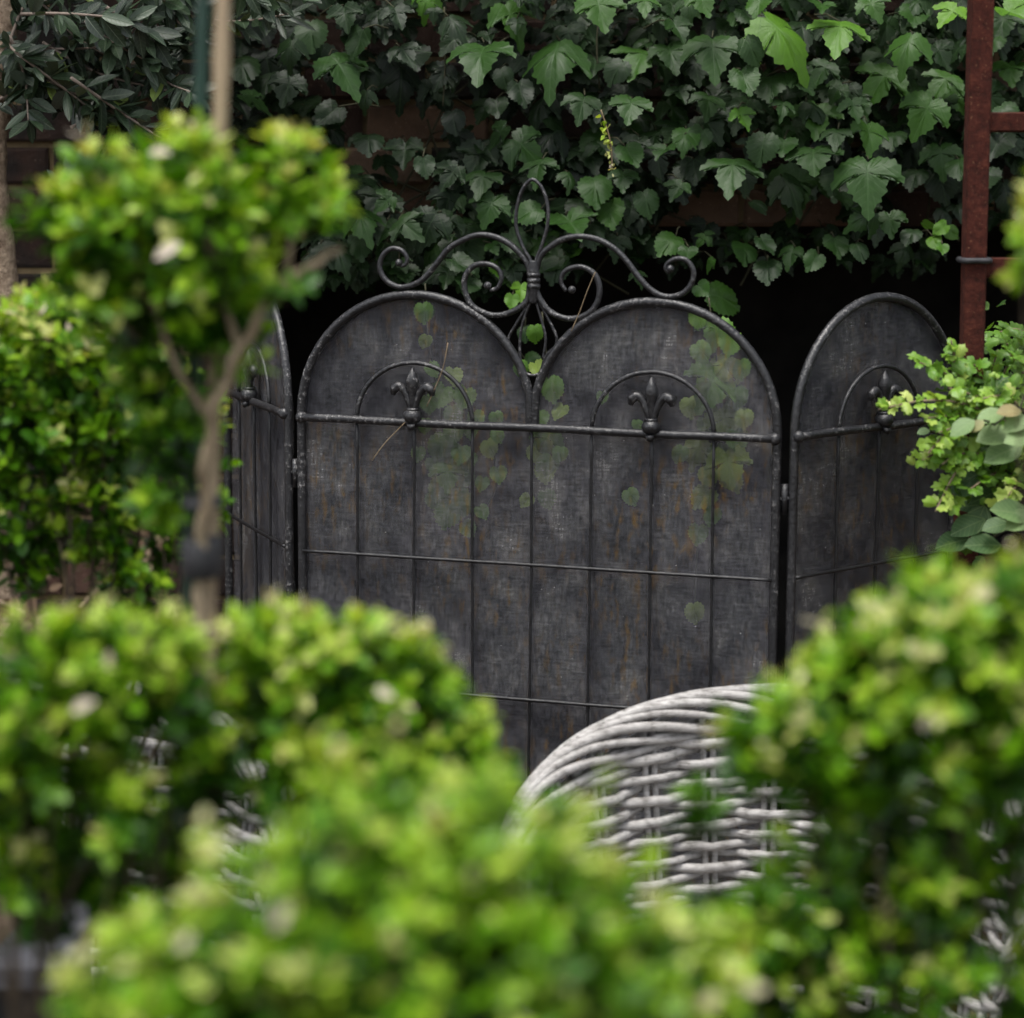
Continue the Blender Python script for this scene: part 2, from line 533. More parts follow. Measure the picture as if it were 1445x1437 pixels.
mb.box((OX1 + 0.002, WALL_Y + 0.22, 0), (OX1 + 0.10, WALL_Y + 0.748, LINT + 0.05))
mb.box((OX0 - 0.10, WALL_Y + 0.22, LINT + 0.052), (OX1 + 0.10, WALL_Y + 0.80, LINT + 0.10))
mb.build('recess_lining', M['soot_and_shade'], wall, smooth=False)


def brick_mesh(L, k):
    H_, D_, c = 0.064, 0.10, 0.005
    r = np.random.default_rng(k)
    v = []
    for (y, s) in ((0.0, c), (c, 0.0), (D_, 0.0)):
        for (x, z) in ((-1, -1), (1, -1), (1, 1), (-1, 1)):
            v.append((x * (L / 2 - s) + r.normal(0, .0012), y + (r.normal(0, .002) if y < D_ else 0), z * (H_ / 2 - s) + r.normal(0, .001)))
    f = [(3, 2, 1, 0)] + [(a * 4 + i, a * 4 + (i + 1) % 4, (a + 1) * 4 + (i + 1) % 4, (a + 1) * 4 + i) for a in (0, 1) for i in range(4)]
    return v, f


bricks = []
nc = int(WTOP / 0.075)
z_off = (LINT + 0.005 + 0.032) % 0.075
for j in range(nc):
    z = z_off + j * 0.075
    if z + 0.032 > WTOP: continue
    x = WX0 + (0.1125 if j % 2 else 0.0)
    while x + 0.215 < WX1:
        a, b_ = x + 0.005, x + 0.22
        if z - 0.03 < LINT:
            if not (b_ < OX0 + 0.002 or a > OX1):
                # cut at the jambs
                if a < OX0 - 0.05: b_ = OX0
                elif b_ > OX1 + 0.05: a = OX1
                else:
                    x += 0.225; continue
        bricks.append(((a + b_) / 2, z, b_ - a))
        x += 0.225
meshes = {}
far = MB()
for (x, z, L) in bricks:
    px, py, _ = project(A3(x, WALL_Y, z))
    y0 = WALL_Y + rng.normal(0, 0.0025)
    key = (round(L, 3), int(rng.integers(0, 4)))
    if -120 < px < 1560 and -60 < py < 1000:
        if key not in meshes:
            t = MB(); t.add(*brick_mesh(*key)); meshes[key] = t.mesh('brick', M['brick'], smooth=False)
        o = bpy.data.objects.new('brick', meshes[key])
        COL.objects.link(o); o.parent = wall
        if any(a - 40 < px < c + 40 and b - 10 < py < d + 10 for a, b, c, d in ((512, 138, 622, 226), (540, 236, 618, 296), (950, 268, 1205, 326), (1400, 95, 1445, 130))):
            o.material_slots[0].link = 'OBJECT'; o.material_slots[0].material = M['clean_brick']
        o.location = (x, y0 - WALL_Y, z)
        o.rotation_euler = (rng.normal(0, .008), 0, rng.normal(0, .006))
    else:
        v, f = brick_mesh(L, key[1])
        far.add(np.array(v) + A3(x, y0, z), f)
tag(far.build('brick_courses', M['brick'], wall, smooth=False), kind='stuff')
cop = MB()
cop.box((WX0 - 0.02, WALL_Y - 0.05, WTOP + 0.004), (WX1 + 0.02, WALL_Y + 0.27, WTOP + 0.06))
cop.build('coping', M['mortar'], wall, smooth=False)

# ------------------------------------------------------------------ folding iron screen
CELL, W = 0.0925, 0.74
YAW, ROLL = 0.3106, 0.0061
BARC = A3(0.0302, 3.775, 1.1751)
ex, ez = A3(math.cos(YAW), -math.sin(YAW), 0), A3(0, 0, 1)
E1 = ex * math.cos(ROLL) - ez * math.sin(ROLL)
E2 = ez * math.cos(ROLL) + ex * math.sin(ROLL)
NN = unit(np.cross(E2, E1)) * 1.0
if NN[1] < 0: NN = -NN                                 # away from the camera
DW = 0.2069
screen_base = A3(BARC[0], BARC[1], 0)
screen = empty('folding_screen', screen_base, 'black iron three-panel folding garden screen with arched tops and scrolled crest', 'screen')


class Frame:
    def __init__(s, o, e1, e2, n):
        s.o, s.e1, s.e2, s.n = o, e1, e2, n

    def __call__(s, u, v, w=0.0):
        return s.o + s.e1 * u + s.e2 * v + s.n * w

    def px(s, px, py, w=0.0):
        """the point of the panel's own plane that the pixel shows"""
        P = hit(px, py, s.o + s.n * w, s.n)
        return P


def arch_pts(u0, u1, v0, n=28, stub=0.007):
    R = (u1 - u0) / 2
    c = (u0 + u1) / 2
    return [(u0, v0)] + [(c - R * math.cos(t), stub + R * math.sin(t)) for t in np.linspace(0, math.pi, n)] + [(u1, v0)]


FRC = Frame(BARC - E1 * W / 2, E1, E2, NN)
ground_v = -(BARC[2] - 0.02)
TUBE = 0.0068


def wiggle(P, amp, k):
    P = np.array(P)
    t = np.linspace(0, 1, len(P))
    P[:, 0] += amp * np.sin(t * 7 + k) * np.sin(t * math.pi)
    P[:, 1] += amp * np.cos(t * 9 + k * 2) * np.sin(t * math.pi)
    return P


def cloth_sheet(fr, width, arches, k):
    nu, nv = 48 if arches == 2 else 28, 60
    v_lo = ground_v + 0.12
    V, UVs, F = [], [], []
    for i in range(nu + 1):
        u = width * i / nu
        aw = width / arches
        a = min(int(u / aw), arches - 1)
        R = aw / 2
        du = u - (a + 0.5) * aw
        top = 0.007 + math.sqrt(max(R * R - du * du, 0.0))
        for j in range(nv + 1):
            v = v_lo + (top - v_lo) * j / nv
            cell = abs(math.sin(math.pi * u / CELL))
            w = 0.0075 + 0.0022 * cell * math.sin(9 * v + 2.3 * math.floor(u / CELL) + k) + 0.0016 * math.sin(23 * v + 17 * u + k)
            V.append(fr(u, v, w)); UVs.append((u + 1.7 * k, v))
    for i in range(nu):
        for j in range(nv):
            F.append((i * (nv + 1) + j, (i + 1) * (nv + 1) + j, (i + 1) * (nv + 1) + j + 1, i * (nv + 1) + j + 1))
    m = MB(); m.add(V, F)
    return m, np.array(UVs)


def set_uv(me, UVs):
    lay = me.uv_layers.new(name='UVMap')
    idx = np.empty(len(me.loops), np.int32)
    me.loops.foreach_get('vertex_index', idx)
    lay.data.foreach_set('uv', np.asarray(UVs, np.float32)[idx].ravel())


def fleur(fr, u, k):
    m = MB()
    f = lambda a, b, w=-0.011: fr(u + a, b, w)
    m.ball(f(0, 0.010, -0.012), 0.0140, 14, 10, (1.0, 1.0, .86))
    m.tube([f(0, .019), f(0, .0225)], [.0105, .0095], 12)
    m.tube([f(0, -0.008, -0.0155), f(0, -0.001, -0.019)], [0.006, 0.0065], 8)
    m.tube([f(0, b) for b in (0.018, 0.030, 0.045, 0.056, 0.064, 0.074, 0.0835)], [0.0050, 0.0056, 0.0068, 0.0100, 0.0108, 0.0068, 0.0008], 6)
    for s in (-1, 1):
        p = spline([f(s * 0.002, 0.018), f(s * 0.007, 0.034), f(s * 0.014, 0.049), f(s * 0.022, 0.055), f(s * 0.029, 0.050), f(s * 0.0315, 0.041)], 5)
        m.tube(p, np.interp(np.linspace(0, 1, len(p)), [0, .45, .8, 1], [0.0042, 0.0064, 0.0078, 0.0034]), 7)
    return m


def build_panel(fr, width, arches, k, label=None):
    ncell = 4 * arches
    path = arch_pts(0, width / arches, ground_v if True else 0)
    mb_ = MB()
    aw = width / arches
    for a in range(arches):
        P2 = arch_pts(a * aw, (a + 1) * aw, -0.02)
        if a == 0: P2[0] = (0, ground_v)
        else: P2 = [(a * aw + 0.004, -0.004)] + [(max(p[0], a * aw + 0.004), p[1]) for p in P2[1:]]
        if a == arches - 1: P2[-1] = (width, ground_v)
        else: P2 = [(min(p[0], (a + 1) * aw - 0.004), p[1]) for p in P2[:-1]] + [((a + 1) * aw - 0.004, -0.004)]
        full = []
        for i in range(len(P2) - 1):                       # long straight legs get points of their own
            n = 10 if abs(P2[i][1] - P2[i + 1][1]) > 0.3 else 1
            for t in np.linspace(0, 1, n, endpoint=False):
                full.append((P2[i][0] + (P2[i + 1][0] - P2[i][0]) * t, P2[i][1] + (P2[i + 1][1] - P2[i][1]) * t))
        full.append(P2[-1])
        mb_.tube([fr(u, v) for u, v in full], TUBE, 10)
    panel = mb_.build('panel', M['iron'], screen)
    if label: panel['label'] = label
    t = MB(); t.tube(wiggle([fr(u, 0.0006 * math.sin(u * 20), -0.008) for u in np.linspace(0.004, width - 0.004, 24)], 0.0008, k), 0.0062, 9)
    for u in (0.002, width - 0.002):
        t.ball(fr(u, 0.0, -0.006), 0.0092, 9, 7)
    t.build('cross_bar', M['iron'], panel)
    for i in range(1, ncell):
        t = MB()
        t.tube(wiggle([fr(i * CELL, v, -0.0035) for v in np.linspace(0.0, ground_v + 0.115, 26)], 0.0014, k + i * 1.7), 0.0025, 6)
        t.build('vertical_wire', M['wire'], panel)
    for i in range(1, 6):
        v = -DW * i
        t = MB()
        t.tube(wiggle([fr(u, v, -0.0065) for u in np.linspace(0.003, width - 0.003, 30)], 0.0014, k * 3 + i), 0.0027 if i < 5 else 0.005, 6)
        t.build('horizontal_wire', M['wire'], panel)
    for a in range(arches):
        c = (a + 0.5) * aw
        t = MB(); t.tube([fr(c - CELL * math.cos(x), CELL * 0.97 * math.sin(x), -0.004) for x in np.linspace(0.02, math.pi - 0.02, 26)], 0.0034, 7)
        t.build('inner_arch', M['iron'], panel)
        fleur(fr, c, k).build('fleur_de_lis', M['iron'], panel)
    m, uvs = cloth_sheet(fr, width, arches, k)
    o = m.build('wire_cloth', M['cloth'], panel)
    set_uv(o.data, uvs)
    for u in (0.0, width):
        t = MB(); t.ball(fr(u, ground_v - 0.004), 0.011, 10, 6); t.build('foot', M['iron'], panel)
    return panel


centre_panel = build_panel(FRC, W, 2, 0.0, 'wide middle panel with two arches and two iron lilies')
AL, AR = math.radians(69), math.radians(42)
eL = A3(-math.cos(AL), math.sin(AL), 0); nL = A3(math.sin(AL), math.cos(AL), 0)
eR = A3(math.cos(AR), math.sin(AR), 0); nR = A3(-math.sin(AR), math.cos(AR), 0)
FRL = Frame(FRC(-0.024, 0.003, 0.006), eL, E2, nL)
FRR = Frame(FRC(W + 0.024, 0.0035, 0.006), eR, E2, nR)
build_panel(FRL, W / 2, 1, 2.0, 'narrow left wing folded far back')
build_panel(FRR, W / 2, 1, 5.0, 'right wing folded back behind the shrub')
for (ua, fr2) in ((0.0, FRL), (W, FRR)):
    for v in (-0.09, -0.62):
        t = MB()
        pa, pb = FRC(ua, v, 0.002), fr2(0, v, 0)
        t.tube([(pa + pb) / 2 - E2 * 0.022, (pa + pb) / 2 + E2 * 0.022], 0.0052, 8)
        t.tube([pa, pb], 0.0035, 6)
        t.build('hinge', M['iron'], screen)

# crest between the two arches, read off in the panel's own plane
cw = -0.001
PXP = lambda L, w=cw: spline([FRC.px(x, y, w) for x, y in L], 6)
crest = {
    'upper_left': [(748, 385), (742, 368), (721, 346), (697, 334), (673, 332), (649, 341), (631, 353), (614, 375), (597, 394), (580, 403), (562, 405), (545, 396), (536, 379), (540, 361), (552, 351), (566, 353), (574, 363), (573, 372.5), (565, 376)],
    'upper_right': [(757, 380), (763, 361), (777, 348), (797.6, 336.6), (822, 334), (846, 339), (867, 351), (884, 368), (898, 387), (915, 406), (932.5, 417), (950, 418.6), (967, 411.7), (977.5, 396), (977.5, 379), (967, 366.7), (953, 365.6), (942, 372), (939.5, 380.5), (945, 385)],
    'lower_left': [(748, 400), (744, 424), (728, 437.6), (707.6, 444.5), (687, 443), (666, 431), (656, 410), (657, 389), (669.5, 375), (687, 372.6), (702, 379), (707.6, 392.6), (702, 406.5), (692, 410)],
    'lower_right': [(756, 395), (758, 413), (770, 434), (787, 446), (808, 450), (829, 443), (842.6, 427), (846, 406.5), (839, 387), (822, 377), (804.5, 379), (794, 387), (792, 399.5), (799, 411)],
}
balls = {'upper_left': (563, 371), 'upper_right': (946, 379.5), 'lower_left': (688, 403), 'lower_right': (807, 409)}
for nm, L in crest.items():
    p = PXP(L)
    n = len(p)
    t = MB()
    t.tube(p, np.interp(np.linspace(0, 1, n), [0, .1, .6, .85, 1], [0.0045, 0.0046, 0.0045, 0.0036, 0.0030]), 8)
    t.ball(FRC.px(*balls[nm], cw - 0.002), 0.0058, 10, 8)
    t.build('scroll', M['iron'], screen)
t = MB(); t.tube(PXP([(753, 378), (747, 364), (739, 351), (729, 323), (729, 296), (737, 268), (751, 253.5), (765, 266), (773, 292), (772, 320), (764, 348), (757, 366), (754, 380)], -0.003), 0.0028, 7)
t.build('crest_loop', M['iron'], screen)
p = PXP([(753, 368), (753, 380), (753, 395), (753, 410), (752, 428)], -0.002)
t = MB(); t.tube(p, np.interp(np.linspace(0, 1, len(p)), [0, .3, .6, 1], [0.0075, 0.0088, 0.0095, 0.0062]), 10)
for y in (388, 396, 404):
    q = FRC.px(753, y, -0.002)
    t.tube([q - E2 * .003, q + E2 * .003], 0.0104, 10)
t.build('collar', M['iron'], screen)
for L in ([(748, 420), (740, 438), (728, 458), (718, 476), (719, 488)], [(750, 422), (743, 440), (737, 458), (733.5, 486), (735, 516)],
          [(755, 422), (760, 438), (765, 455), (770, 479), (766, 508)], [(757, 420), (766, 436), (775, 453), (785, 474), (785, 488)],
          [(719, 488), (727, 500), (735, 516), (743, 527), (753, 530), (763, 524), (770, 503), (785, 488)]):
    t = MB(); t.tube(PXP(L, 0.0), 0.0023, 6); t.build('crest_wire', M['iron'], screen)


# ------------------------------------------------------------------ leaves
def leaf_blade(width, rows, fold, droop, k, wave=0.02, taper=1.0):
    """oval blade of unit length along +Y, normal +Z: rows x (edge, midrib, edge)"""
    r = np.random.default_rng(k)
    V = [(0, 0, 0)]
    ys = np.linspace(0, 1, rows + 2)[1:-1]
    for y in ys:
        w = width / 2 * math.sin(math.pi * y ** taper) ** 0.75
        z = -droop * y * y
        e = fold * w * 2
        V += [(-w, y, z + e + r.normal(0, wave)), (0, y, z), (w, y, z + e + r.normal(0, wave))]
    V.append((0.02 * r.normal(), 1, -droop))
    F = [(0, 2, 1), (0, 3, 2)]
    for i in range(rows - 1):
        a = 1 + 3 * i
        F += [(a, a + 1, a + 4, a + 3), (a + 1, a + 2, a + 5, a + 4)]
    a = 1 + 3 * (rows - 1); t_ = len(V) - 1
    F += [(a, a + 1, t_), (a + 1, a + 2, t_)]
    V = np.array(V)
    return V, F, V[:, :2].copy()


def leaf_lobed(half, k, droop=0.25, cup=0.12, teeth=True, centre=(0, 0.34), jit=0.02):
    """lobed blade from half an outline (x>0, from base notch to tip); star of two rings"""
    r = np.random.default_rng(k)
    def outline(sgn):
        P = np.array([(x * (1 + r.normal(0, jit * 1.5)), y + r.normal(0, jit)) for x, y in half])
        P[0, 0] = 0; P[-1, 0] = 0
        out = []
        for i in range(len(P) - 1):
            a, b = P[i], P[i + 1]
            out.append(a)
            if teeth and i > 0:
                d = b - a
                nrm = np.array([d[1], -d[0]])
                nrm /= np.linalg.norm(nrm) + 1e-9
                if nrm[0] < 0 and i < len(P) - 3: nrm = nrm
                out.append(a + d * 0.30 - nrm * 0.012); out.append(a + d * 0.55 + nrm * 0.05)
        out = np.array(out)
        out[:, 0] *= sgn
        return out, P[-1] * np.array([sgn, 1])
    R_, tip = outline(1)
    L_, _ = outline(-1)
    O = np.vstack([R_, [tip], L_[1:][::-1]])
    C = np.array(centre)
    n = len(O)
    V2 = [C]
    ring_t = (0.35, 0.7, 1.0)
    for t_ in ring_t:
        V2 += list(C + (O - C) * t_)
    V2 = np.array(V2)
    x, y = V2[:, 0], V2[:, 1]
    rad = np.hypot(x, y - 0.1)
    ang = np.arctan2(np.abs(x), y)
    z = -droop * rad ** 2 + cup * np.abs(x) * 0.6
    z += (0.10 if teeth else .05) * np.abs(np.sin(ang * 3.4)) * np.minimum(rad, 0.8)
    z += 0.03 * np.sin(7 * x + r.uniform(0, 6)) + 0.03 * np.sin(6 * y + r.uniform(0, 6)) + r.normal(0, 0.003, len(x))
    V = np.column_stack([V2, z])
    F = [(0, 1 + i, 1 + (i + 1) % n) for i in range(n)]
    for q in range(len(ring_t) - 1):
        o_ = 1 + q * n
        F += [(o_ + i, o_ + n + i, o_ + n + (i + 1) % n, o_ + (i + 1) % n) for i in range(n)]
    return V, F, V2


IVY3 = [(0, 0.08), (0.10, -0.03), (0.25, -0.02), (0.40, 0.04), (0.53, 0.15), (0.62, 0.32), (0.68, 0.56), (0.50, 0.49), (0.32, 0.45), (0.38, 0.60), (0.32, 0.77), (0.17, 0.92), (0, 1.18)]
IVY1 = [(0, 0.05), (0.10, -0.05), (0.26, -0.02), (0.40, 0.09), (0.48, 0.26), (0.47, 0.42), (0.44, 0.56), (0.37, 0.68), (0.27, 0.80), (0.14, 0.90), (0, 1.04)]
IVYD = [(0, 0.09), (0.12, -0.02), (0.30, 0.0), (0.48, 0.10), (0.63, 0.26), (0.76, 0.52), (0.54, 0.45), (0.34, 0.38), (0.18, 0.38), (0.33, 0.57), (0.31, 0.77), (0.17, 0.95), (0, 1.22)]
GOLD = [(0, 0.02), (0.16, 0.03), (0.32, 0.16), (0.40, 0.34), (0.30, 0.46), (0.40, 0.58), (0.36, 0.78), (0.18, 0.80), (0, 0.98)]
SHAPES = {
    'ivy': [leaf_lobed(h, 10 + i, droop=d, cup=c) for i, (h, d, c) in enumerate(
        [(IVY3, .25, .1), (IVY3, .4, .25), (IVY3, .12, .3), (IVYD, .3, .15), (IVYD, .2, .35), (IVY1, .3, .2), (IVY1, .15, .1), (IVY3, .65, -.25), (IVYD, .55, .5), (IVY3, .05, .55)])],
    'box': [leaf_blade(0.54, 3, 0.16, 0.10, i, 0.015, 0.9) for i in range(3)] + [leaf_blade(0.60, 3, -0.10, 0.2, 7, 0.02, 0.9)],
    'olive': [leaf_blade(0.36, 4, 0.16, d, 20 + i, 0.008, 1.0) for i, d in enumerate((0.05, 0.2, -0.1))] + [leaf_blade(0.26, 3, -0.2, 0.1, 29, 0.008)],
    'golden': [leaf_lobed(GOLD, 40 + i, droop=d, cup=c, teeth=False, centre=(0, 0.42), jit=0.04) for i, (d, c) in enumerate(((.3, .5), (.5, .2), (.1, .6), (.6, -.2)))],
    'round': [leaf_blade(0.72, 5, 0.08, 0.12, 50 + i, 0.012, 0.92) for i in range(3)],
}
TONE_BINS = [0.0, 0.15, 0.3, 0.45, 0.6, 0.75, 0.9, 1.05, 1.2, 1.35, 1.5]
_leaf_mesh = {}


def tri_count(F):
    return F


def leaf_mesh(sp, k, tb, mat):
    key = (sp, k, tb, mat.name)
    if key not in _leaf_mesh:
        V, F, uv = SHAPES[sp][k]
        me = bpy.data.meshes.new('leaf')
        me.from_pydata(V.tolist(), [], F)
        me.polygons.foreach_set('use_smooth', np.ones(len(me.polygons), bool))
        set_uv(me, uv)
        a = me.attributes.new('tone', 'FLOAT', 'POINT')
        a.data.foreach_set('value', np.full(len(V), TONE_BINS[tb], np.float32))
        me.materials.append(mat)
        _leaf_mesh[key] = me
    return _leaf_mesh[key]


class Foliage:
    def __init__(self, sp, mat):
        self.sp, self.mat = sp, mat
        self.k, self.Mx, self.tone, self.prio = [], [], [], []

    def leaf(self, base, tip, normal, size, tone, prio=0.0, k=None, wide=1.0):
        t = unit(tip)
        x = np.cross(t, normal)
        if np.linalg.norm(x) < 1e-5: x = np.cross(t, A3(0.3, 0.5, 0.8))
        x = unit(x)
        n = np.cross(x, t)
        m = np.eye(4)
        m[:3, 0], m[:3, 1], m[:3, 2], m[:3, 3] = x * size * wide, t * size, n * size, base
        self.Mx.append(m); self.tone.append(tone); self.prio.append(prio)
        self.k.append(int(rng.integers(0, len(SHAPES[self.sp]))) if k is None else k)

    def finish(self, root, limit=300, name='leaf', mass='foliage'):
        if not self.Mx: return
        Mx = np.array(self.Mx); tone = np.clip(np.array(self.tone), 0, 1.5); ks = np.array(self.k)
        rl = root_loc(root)
        # the leaves that show largest: in the frame, turned to the camera and not behind their neighbours
        c = Mx[:, :3, 3] + Mx[:, :3, 1] * 0.45
        px, py, z = project(c)
        view = (c - CAMP) / np.linalg.norm(c - CAMP, axis=1)[:, None]
        size = np.linalg.norm(Mx[:, :3, 1], axis=1)
        face = np.abs(np.einsum('ij,ij->i', Mx[:, :3, 2] / size[:, None], view))
        area = (size / z) ** 2 * (0.15 + face) * ((px > -10) & (px < 1455) & (py > -10) & (py < 1447))
        cell = 12
        grid = {}
        for i in np.argsort(z):
            kx = (int(px[i] // cell), int(py[i] // cell))
            cnt = grid.get(kx, 0)
            if cnt: area[i] *= 0.25 ** cnt
            grid[kx] = cnt + 1
        area = area * (1 + np.array(self.prio))
        order = np.argsort(-area)
        pick = [i for i in order[:limit] if area[i] > 0]
        picked = set(pick)
        for i in pick:
            tb = int(np.argmin(np.abs(np.array(TONE_BINS) - tone[i])))
            o = bpy.data.objects.new(name, leaf_mesh(self.sp, int(ks[i]), tb, self.mat))
            COL.objects.link(o); o.parent = root
            m = Mx[i].copy(); m[:3, 3] -= rl
            o.matrix_basis = Matrix(m.tolist())
        rest = np.array([i for i in range(len(Mx)) if i not in picked], int)
        if len(rest) == 0: return
        Vs, UVs, Ts, Fl, Fs, off = [], [], [], [], [], 0
        for k in range(len(SHAPES[self.sp])):
            idx = rest[ks[rest] == k]
            if not len(idx): continue
            V, F, uv = SHAPES[self.sp][k]
            Vh = np.column_stack([V, np.ones(len(V))])
            P = np.einsum('nij,vj->nvi', Mx[idx][:, :3, :], Vh)
            Vs.append(P.reshape(-1, 3)); UVs.append(np.tile(uv, (len(idx), 1))); Ts.append(np.repeat(tone[idx], len(V)))
            flat = np.concatenate([np.array(q) for q in F]); lens = np.array([len(q) for q in F])
            Fl.append((flat[None, :] + (np.arange(len(idx)) * len(V))[:, None] + off).ravel())
            Fs.append(np.tile(lens, len(idx)))
            off += len(idx) * len(V)
        V = np.concatenate(Vs) - rl; loops = np.concatenate(Fl).astype(np.int32); lens = np.concatenate(Fs).astype(np.int32)
        me = bpy.data.meshes.new(mass)
        me.vertices.add(len(V)); me.vertices.foreach_set('co', V.astype(np.float32).ravel())
        me.loops.add(len(loops)); me.loops.foreach_set('vertex_index', loops)
        me.polygons.add(len(lens))
        me.polygons.foreach_set('loop_start', np.concatenate([[0], np.cumsum(lens)[:-1]]).astype(np.int32))
        me.polygons.foreach_set('loop_total', lens)
        me.polygons.foreach_set('use_smooth', np.ones(len(lens), bool))
        me.update(calc_edges=True)
        set_uv(me, np.concatenate(UVs))
        a = me.attributes.new('tone', 'FLOAT', 'POINT')
        a.data.foreach_set('value', np.concatenate(Ts).astype(np.float32))
        me.materials.append(self.mat)
        o = bpy.data.objects.new(mass, me)
        COL.objects.link(o); o.parent = root
        tag(o, kind='stuff')


# ------------------------------------------------------------------ ivy on the wall
ivy = empty('wall_ivy', (0.3, WALL_Y - 0.1, 0), 'lobed green ivy covering the upper wall above the screen', 'ivy')
IV = Foliage('ivy', M['ivy'])
stems = MB()


def ivy_leaf(px, py, w, tone, Y, rot=None, k=None, tilt=None, fol=IV, petiole=True, prio=0.0):
    mpp = Y / FPX * 1.01
    if k is None: k = int(rng.integers(0, 10))
    if w > 58 and k in (5, 6): k = int(rng.integers(0, 5))
    L = 0.95 * w * mpp / (np.ptp(SHAPES['ivy'][k][0][:, 0]) * 0.92)
    a = math.radians(rng.uniform(22, 66) if tilt is None else tilt)
    rr = math.radians(rng.normal(0, 26) if rot is None else rot)
    yw = rng.normal(0, 0.35)
    n0 = A3(math.sin(yw) * math.cos(a), -math.cos(yw) * math.cos(a), math.sin(a))
    side = unit(np.cross(A3(0, 0, 1), n0))
    down = unit(np.cross(side, n0)) 
    if down[2] > 0: down = -down
    t = down * math.cos(rr) + side * math.sin(rr)
    c = at(px, py, Y)
    base = c - t * L * 0.42
    fol.leaf(base, t, n0, L, tone, prio, k)
    if petiole:
        e = base + A3(rng.normal(0, .02), rng.uniform(0.05, 0.12), rng.uniform(-0.02, 0.015))
        e[1] = min(e[1], WALL_Y - 0.01)
        mid = (base + e) / 2 + A3(0, 0, 0.006)
        stems.tube([base, mid, e], 0.0013, 4, caps=False)


# leaves that stand out: pixel of the blade's middle, width in pixels, tone
HERO = [
    (487, 22, 50, .35), (505, 58, 45, .3), (480, 95, 95, .62), (570, 72, 50, .15), (602, 0, 46, .75), (722, 22, 78, .8), (678, 76, 98, .68),
    (782, 72, 98, .72), (845, 12, 74, .75), (910, 4, 46, .8), (905, 80, 88, .75), (1006, 70, 88, .65), (822, 146, 58, .6),
    (890, 151, 62, .55), (840, 196, 46, .5), (739, 207, 76, .38), (706, 190, 52, .25), (760, 236, 62, .5), (804, 249, 36, .5), (923, 196, 58, .45),
    (966, 196, 36, .55), (987, 194, 36, .5), (889, 217, 42, .5), (840, 266, 52, .72), (879, 252, 46, .6), (861, 300, 44, .8), (912, 285, 40, .65),
    (681, 252, 62, .5), (692, 290, 62, .68), (746, 300, 44, .7), (806, 316, 76, .55), (807, 356, 34, .7), (944, 343, 42, .68), (991, 338, 26, .8),
    (509, 306, 62, .55), (545, 284, 46, .45), (573, 318, 62, .42), (606, 318, 72, .25), (634, 312, 52, .2), (638, 245, 56, .3), (599, 234, 32, .35),
    (491, 252, 52, .35), (502, 378, 62, .3), (696, 349, 28, .65), (707, 378, 36, .7), (631, 388, 52, .2), (650, 372, 40, .25),
    (1102, 40, 112, 1.15), (1184, 42, 88, 1.0), (1342, 18, 58, 1.15), (1429, 18, 62, 1.1), (1231, 7, 52, .9), (990, 0, 54, .8), (1281, 61, 68, .7),
    (1332, 72, 52, .6), (1245, 112, 88, .75), (1332, 115, 68, .85), (1306, 157, 78, .85), (1346, 138, 46, .8), (1425, 100, 58, .85), (1051, 112, 46, .6),
    (1087, 119, 52, .45), (1130, 112, 54, .5), (1162, 98, 54, .35), (1000, 144, 54, .55), (1047, 164, 46, .75), (1105, 150, 38, .5), (1152, 163, 78, .78),
    (1205, 151, 48, .55), (1227, 188, 64, .6), (968, 194, 42, .6), (997, 203, 40, .55), (1076, 207, 48, .55), (1105, 205, 42, .45), (936, 214, 42, .5),
    (1033, 238, 88, .68), (1148, 222, 82, .42), (1126, 260, 92, .6), (1224, 249, 102, .58), (1328, 220, 62, .55), (1353, 234, 42, .45), (979, 238, 42, .25),
    (957, 266, 46, .4), (1220, 306, 52, .55), (1256, 313, 48, .6), (1285, 332, 32, .4), (997, 335, 28, .75), (1002, 372, 28, .75), (1051, 354, 44, .6),
    (1080, 344, 34, .5), (1116, 358, 44, .5), (1148, 368, 32, .65), (1180, 346, 40, .45), (1213, 354, 32, .3), (1083, 380, 42, .4), (1020, 422, 54, .8),
    (990, 408, 28, .55), (970, 356, 30, .5), (1310, 318, 22, 1.05), (1328, 322, 24, 1.1), (1318, 340, 24, 1.0), (1342, 328, 22, .95), (1330, 350, 20, .9),
    (356, 144, 62, .4), (410, 68, 48, .3), (439, 47, 48, .35), (407, 122, 58, .18), (515, 137, 34, .35), (432, 201, 52, .15), (504, 259, 60, .35),
    (478, 356, 54, .25), (735, 410, 34, 1.15), (718, 398, 22, 1.0), (722, 424, 22, 1.05), (741, 470, 24, .6), (750, 510, 30, .6), (600, 440, 30, .45),
    (660, 400, 40, .35), (785, 380, 40, .4), (870, 345, 46, .3), (900, 330, 40, .35), (725, 340, 40, .45), (770, 335, 36, .5), (835, 330, 40, .35),
    (900, 390, 30, .3), (660, 320, 44, .3), (520, 200, 46, .2), (465, 160, 44, .2), (640, 30, 50, .25), (560, 20, 50, .2), (1390, 250, 46, .35),
    (1425, 210, 48, .3), (1400, 60, 40, .6), (1420, 160, 40, .4), (1380, 30, 30, .7), (1290, 250, 40, .3), (1180, 190, 48, .4), (1060, 70, 44, .45),
    (960, 130, 44, .4), (955, 40, 46, .45), (870, 100, 40, .4), (1290, 20, 44, .6), (1160, 10, 40, .6), (1070, 5, 40, .7), (820, 100, 36, .35),
    (1260, 195, 40, .45), (1070, 290, 30, .3), (1190, 280, 34, .35), (640, 170, 36, .15), (735, 130, 40, .2), (780, 170, 36, .25), (700, 150, 36, .2),
]
for (px, py, w, tn) in HERO:
    ivy_leaf(px, py, w, tn + rng.normal(-.03, 0.07), rng.uniform(4.28, 4.44), prio=2.0, k=(int(rng.integers(5, 7)) if w < 46 and rng.random() < .7 else None))
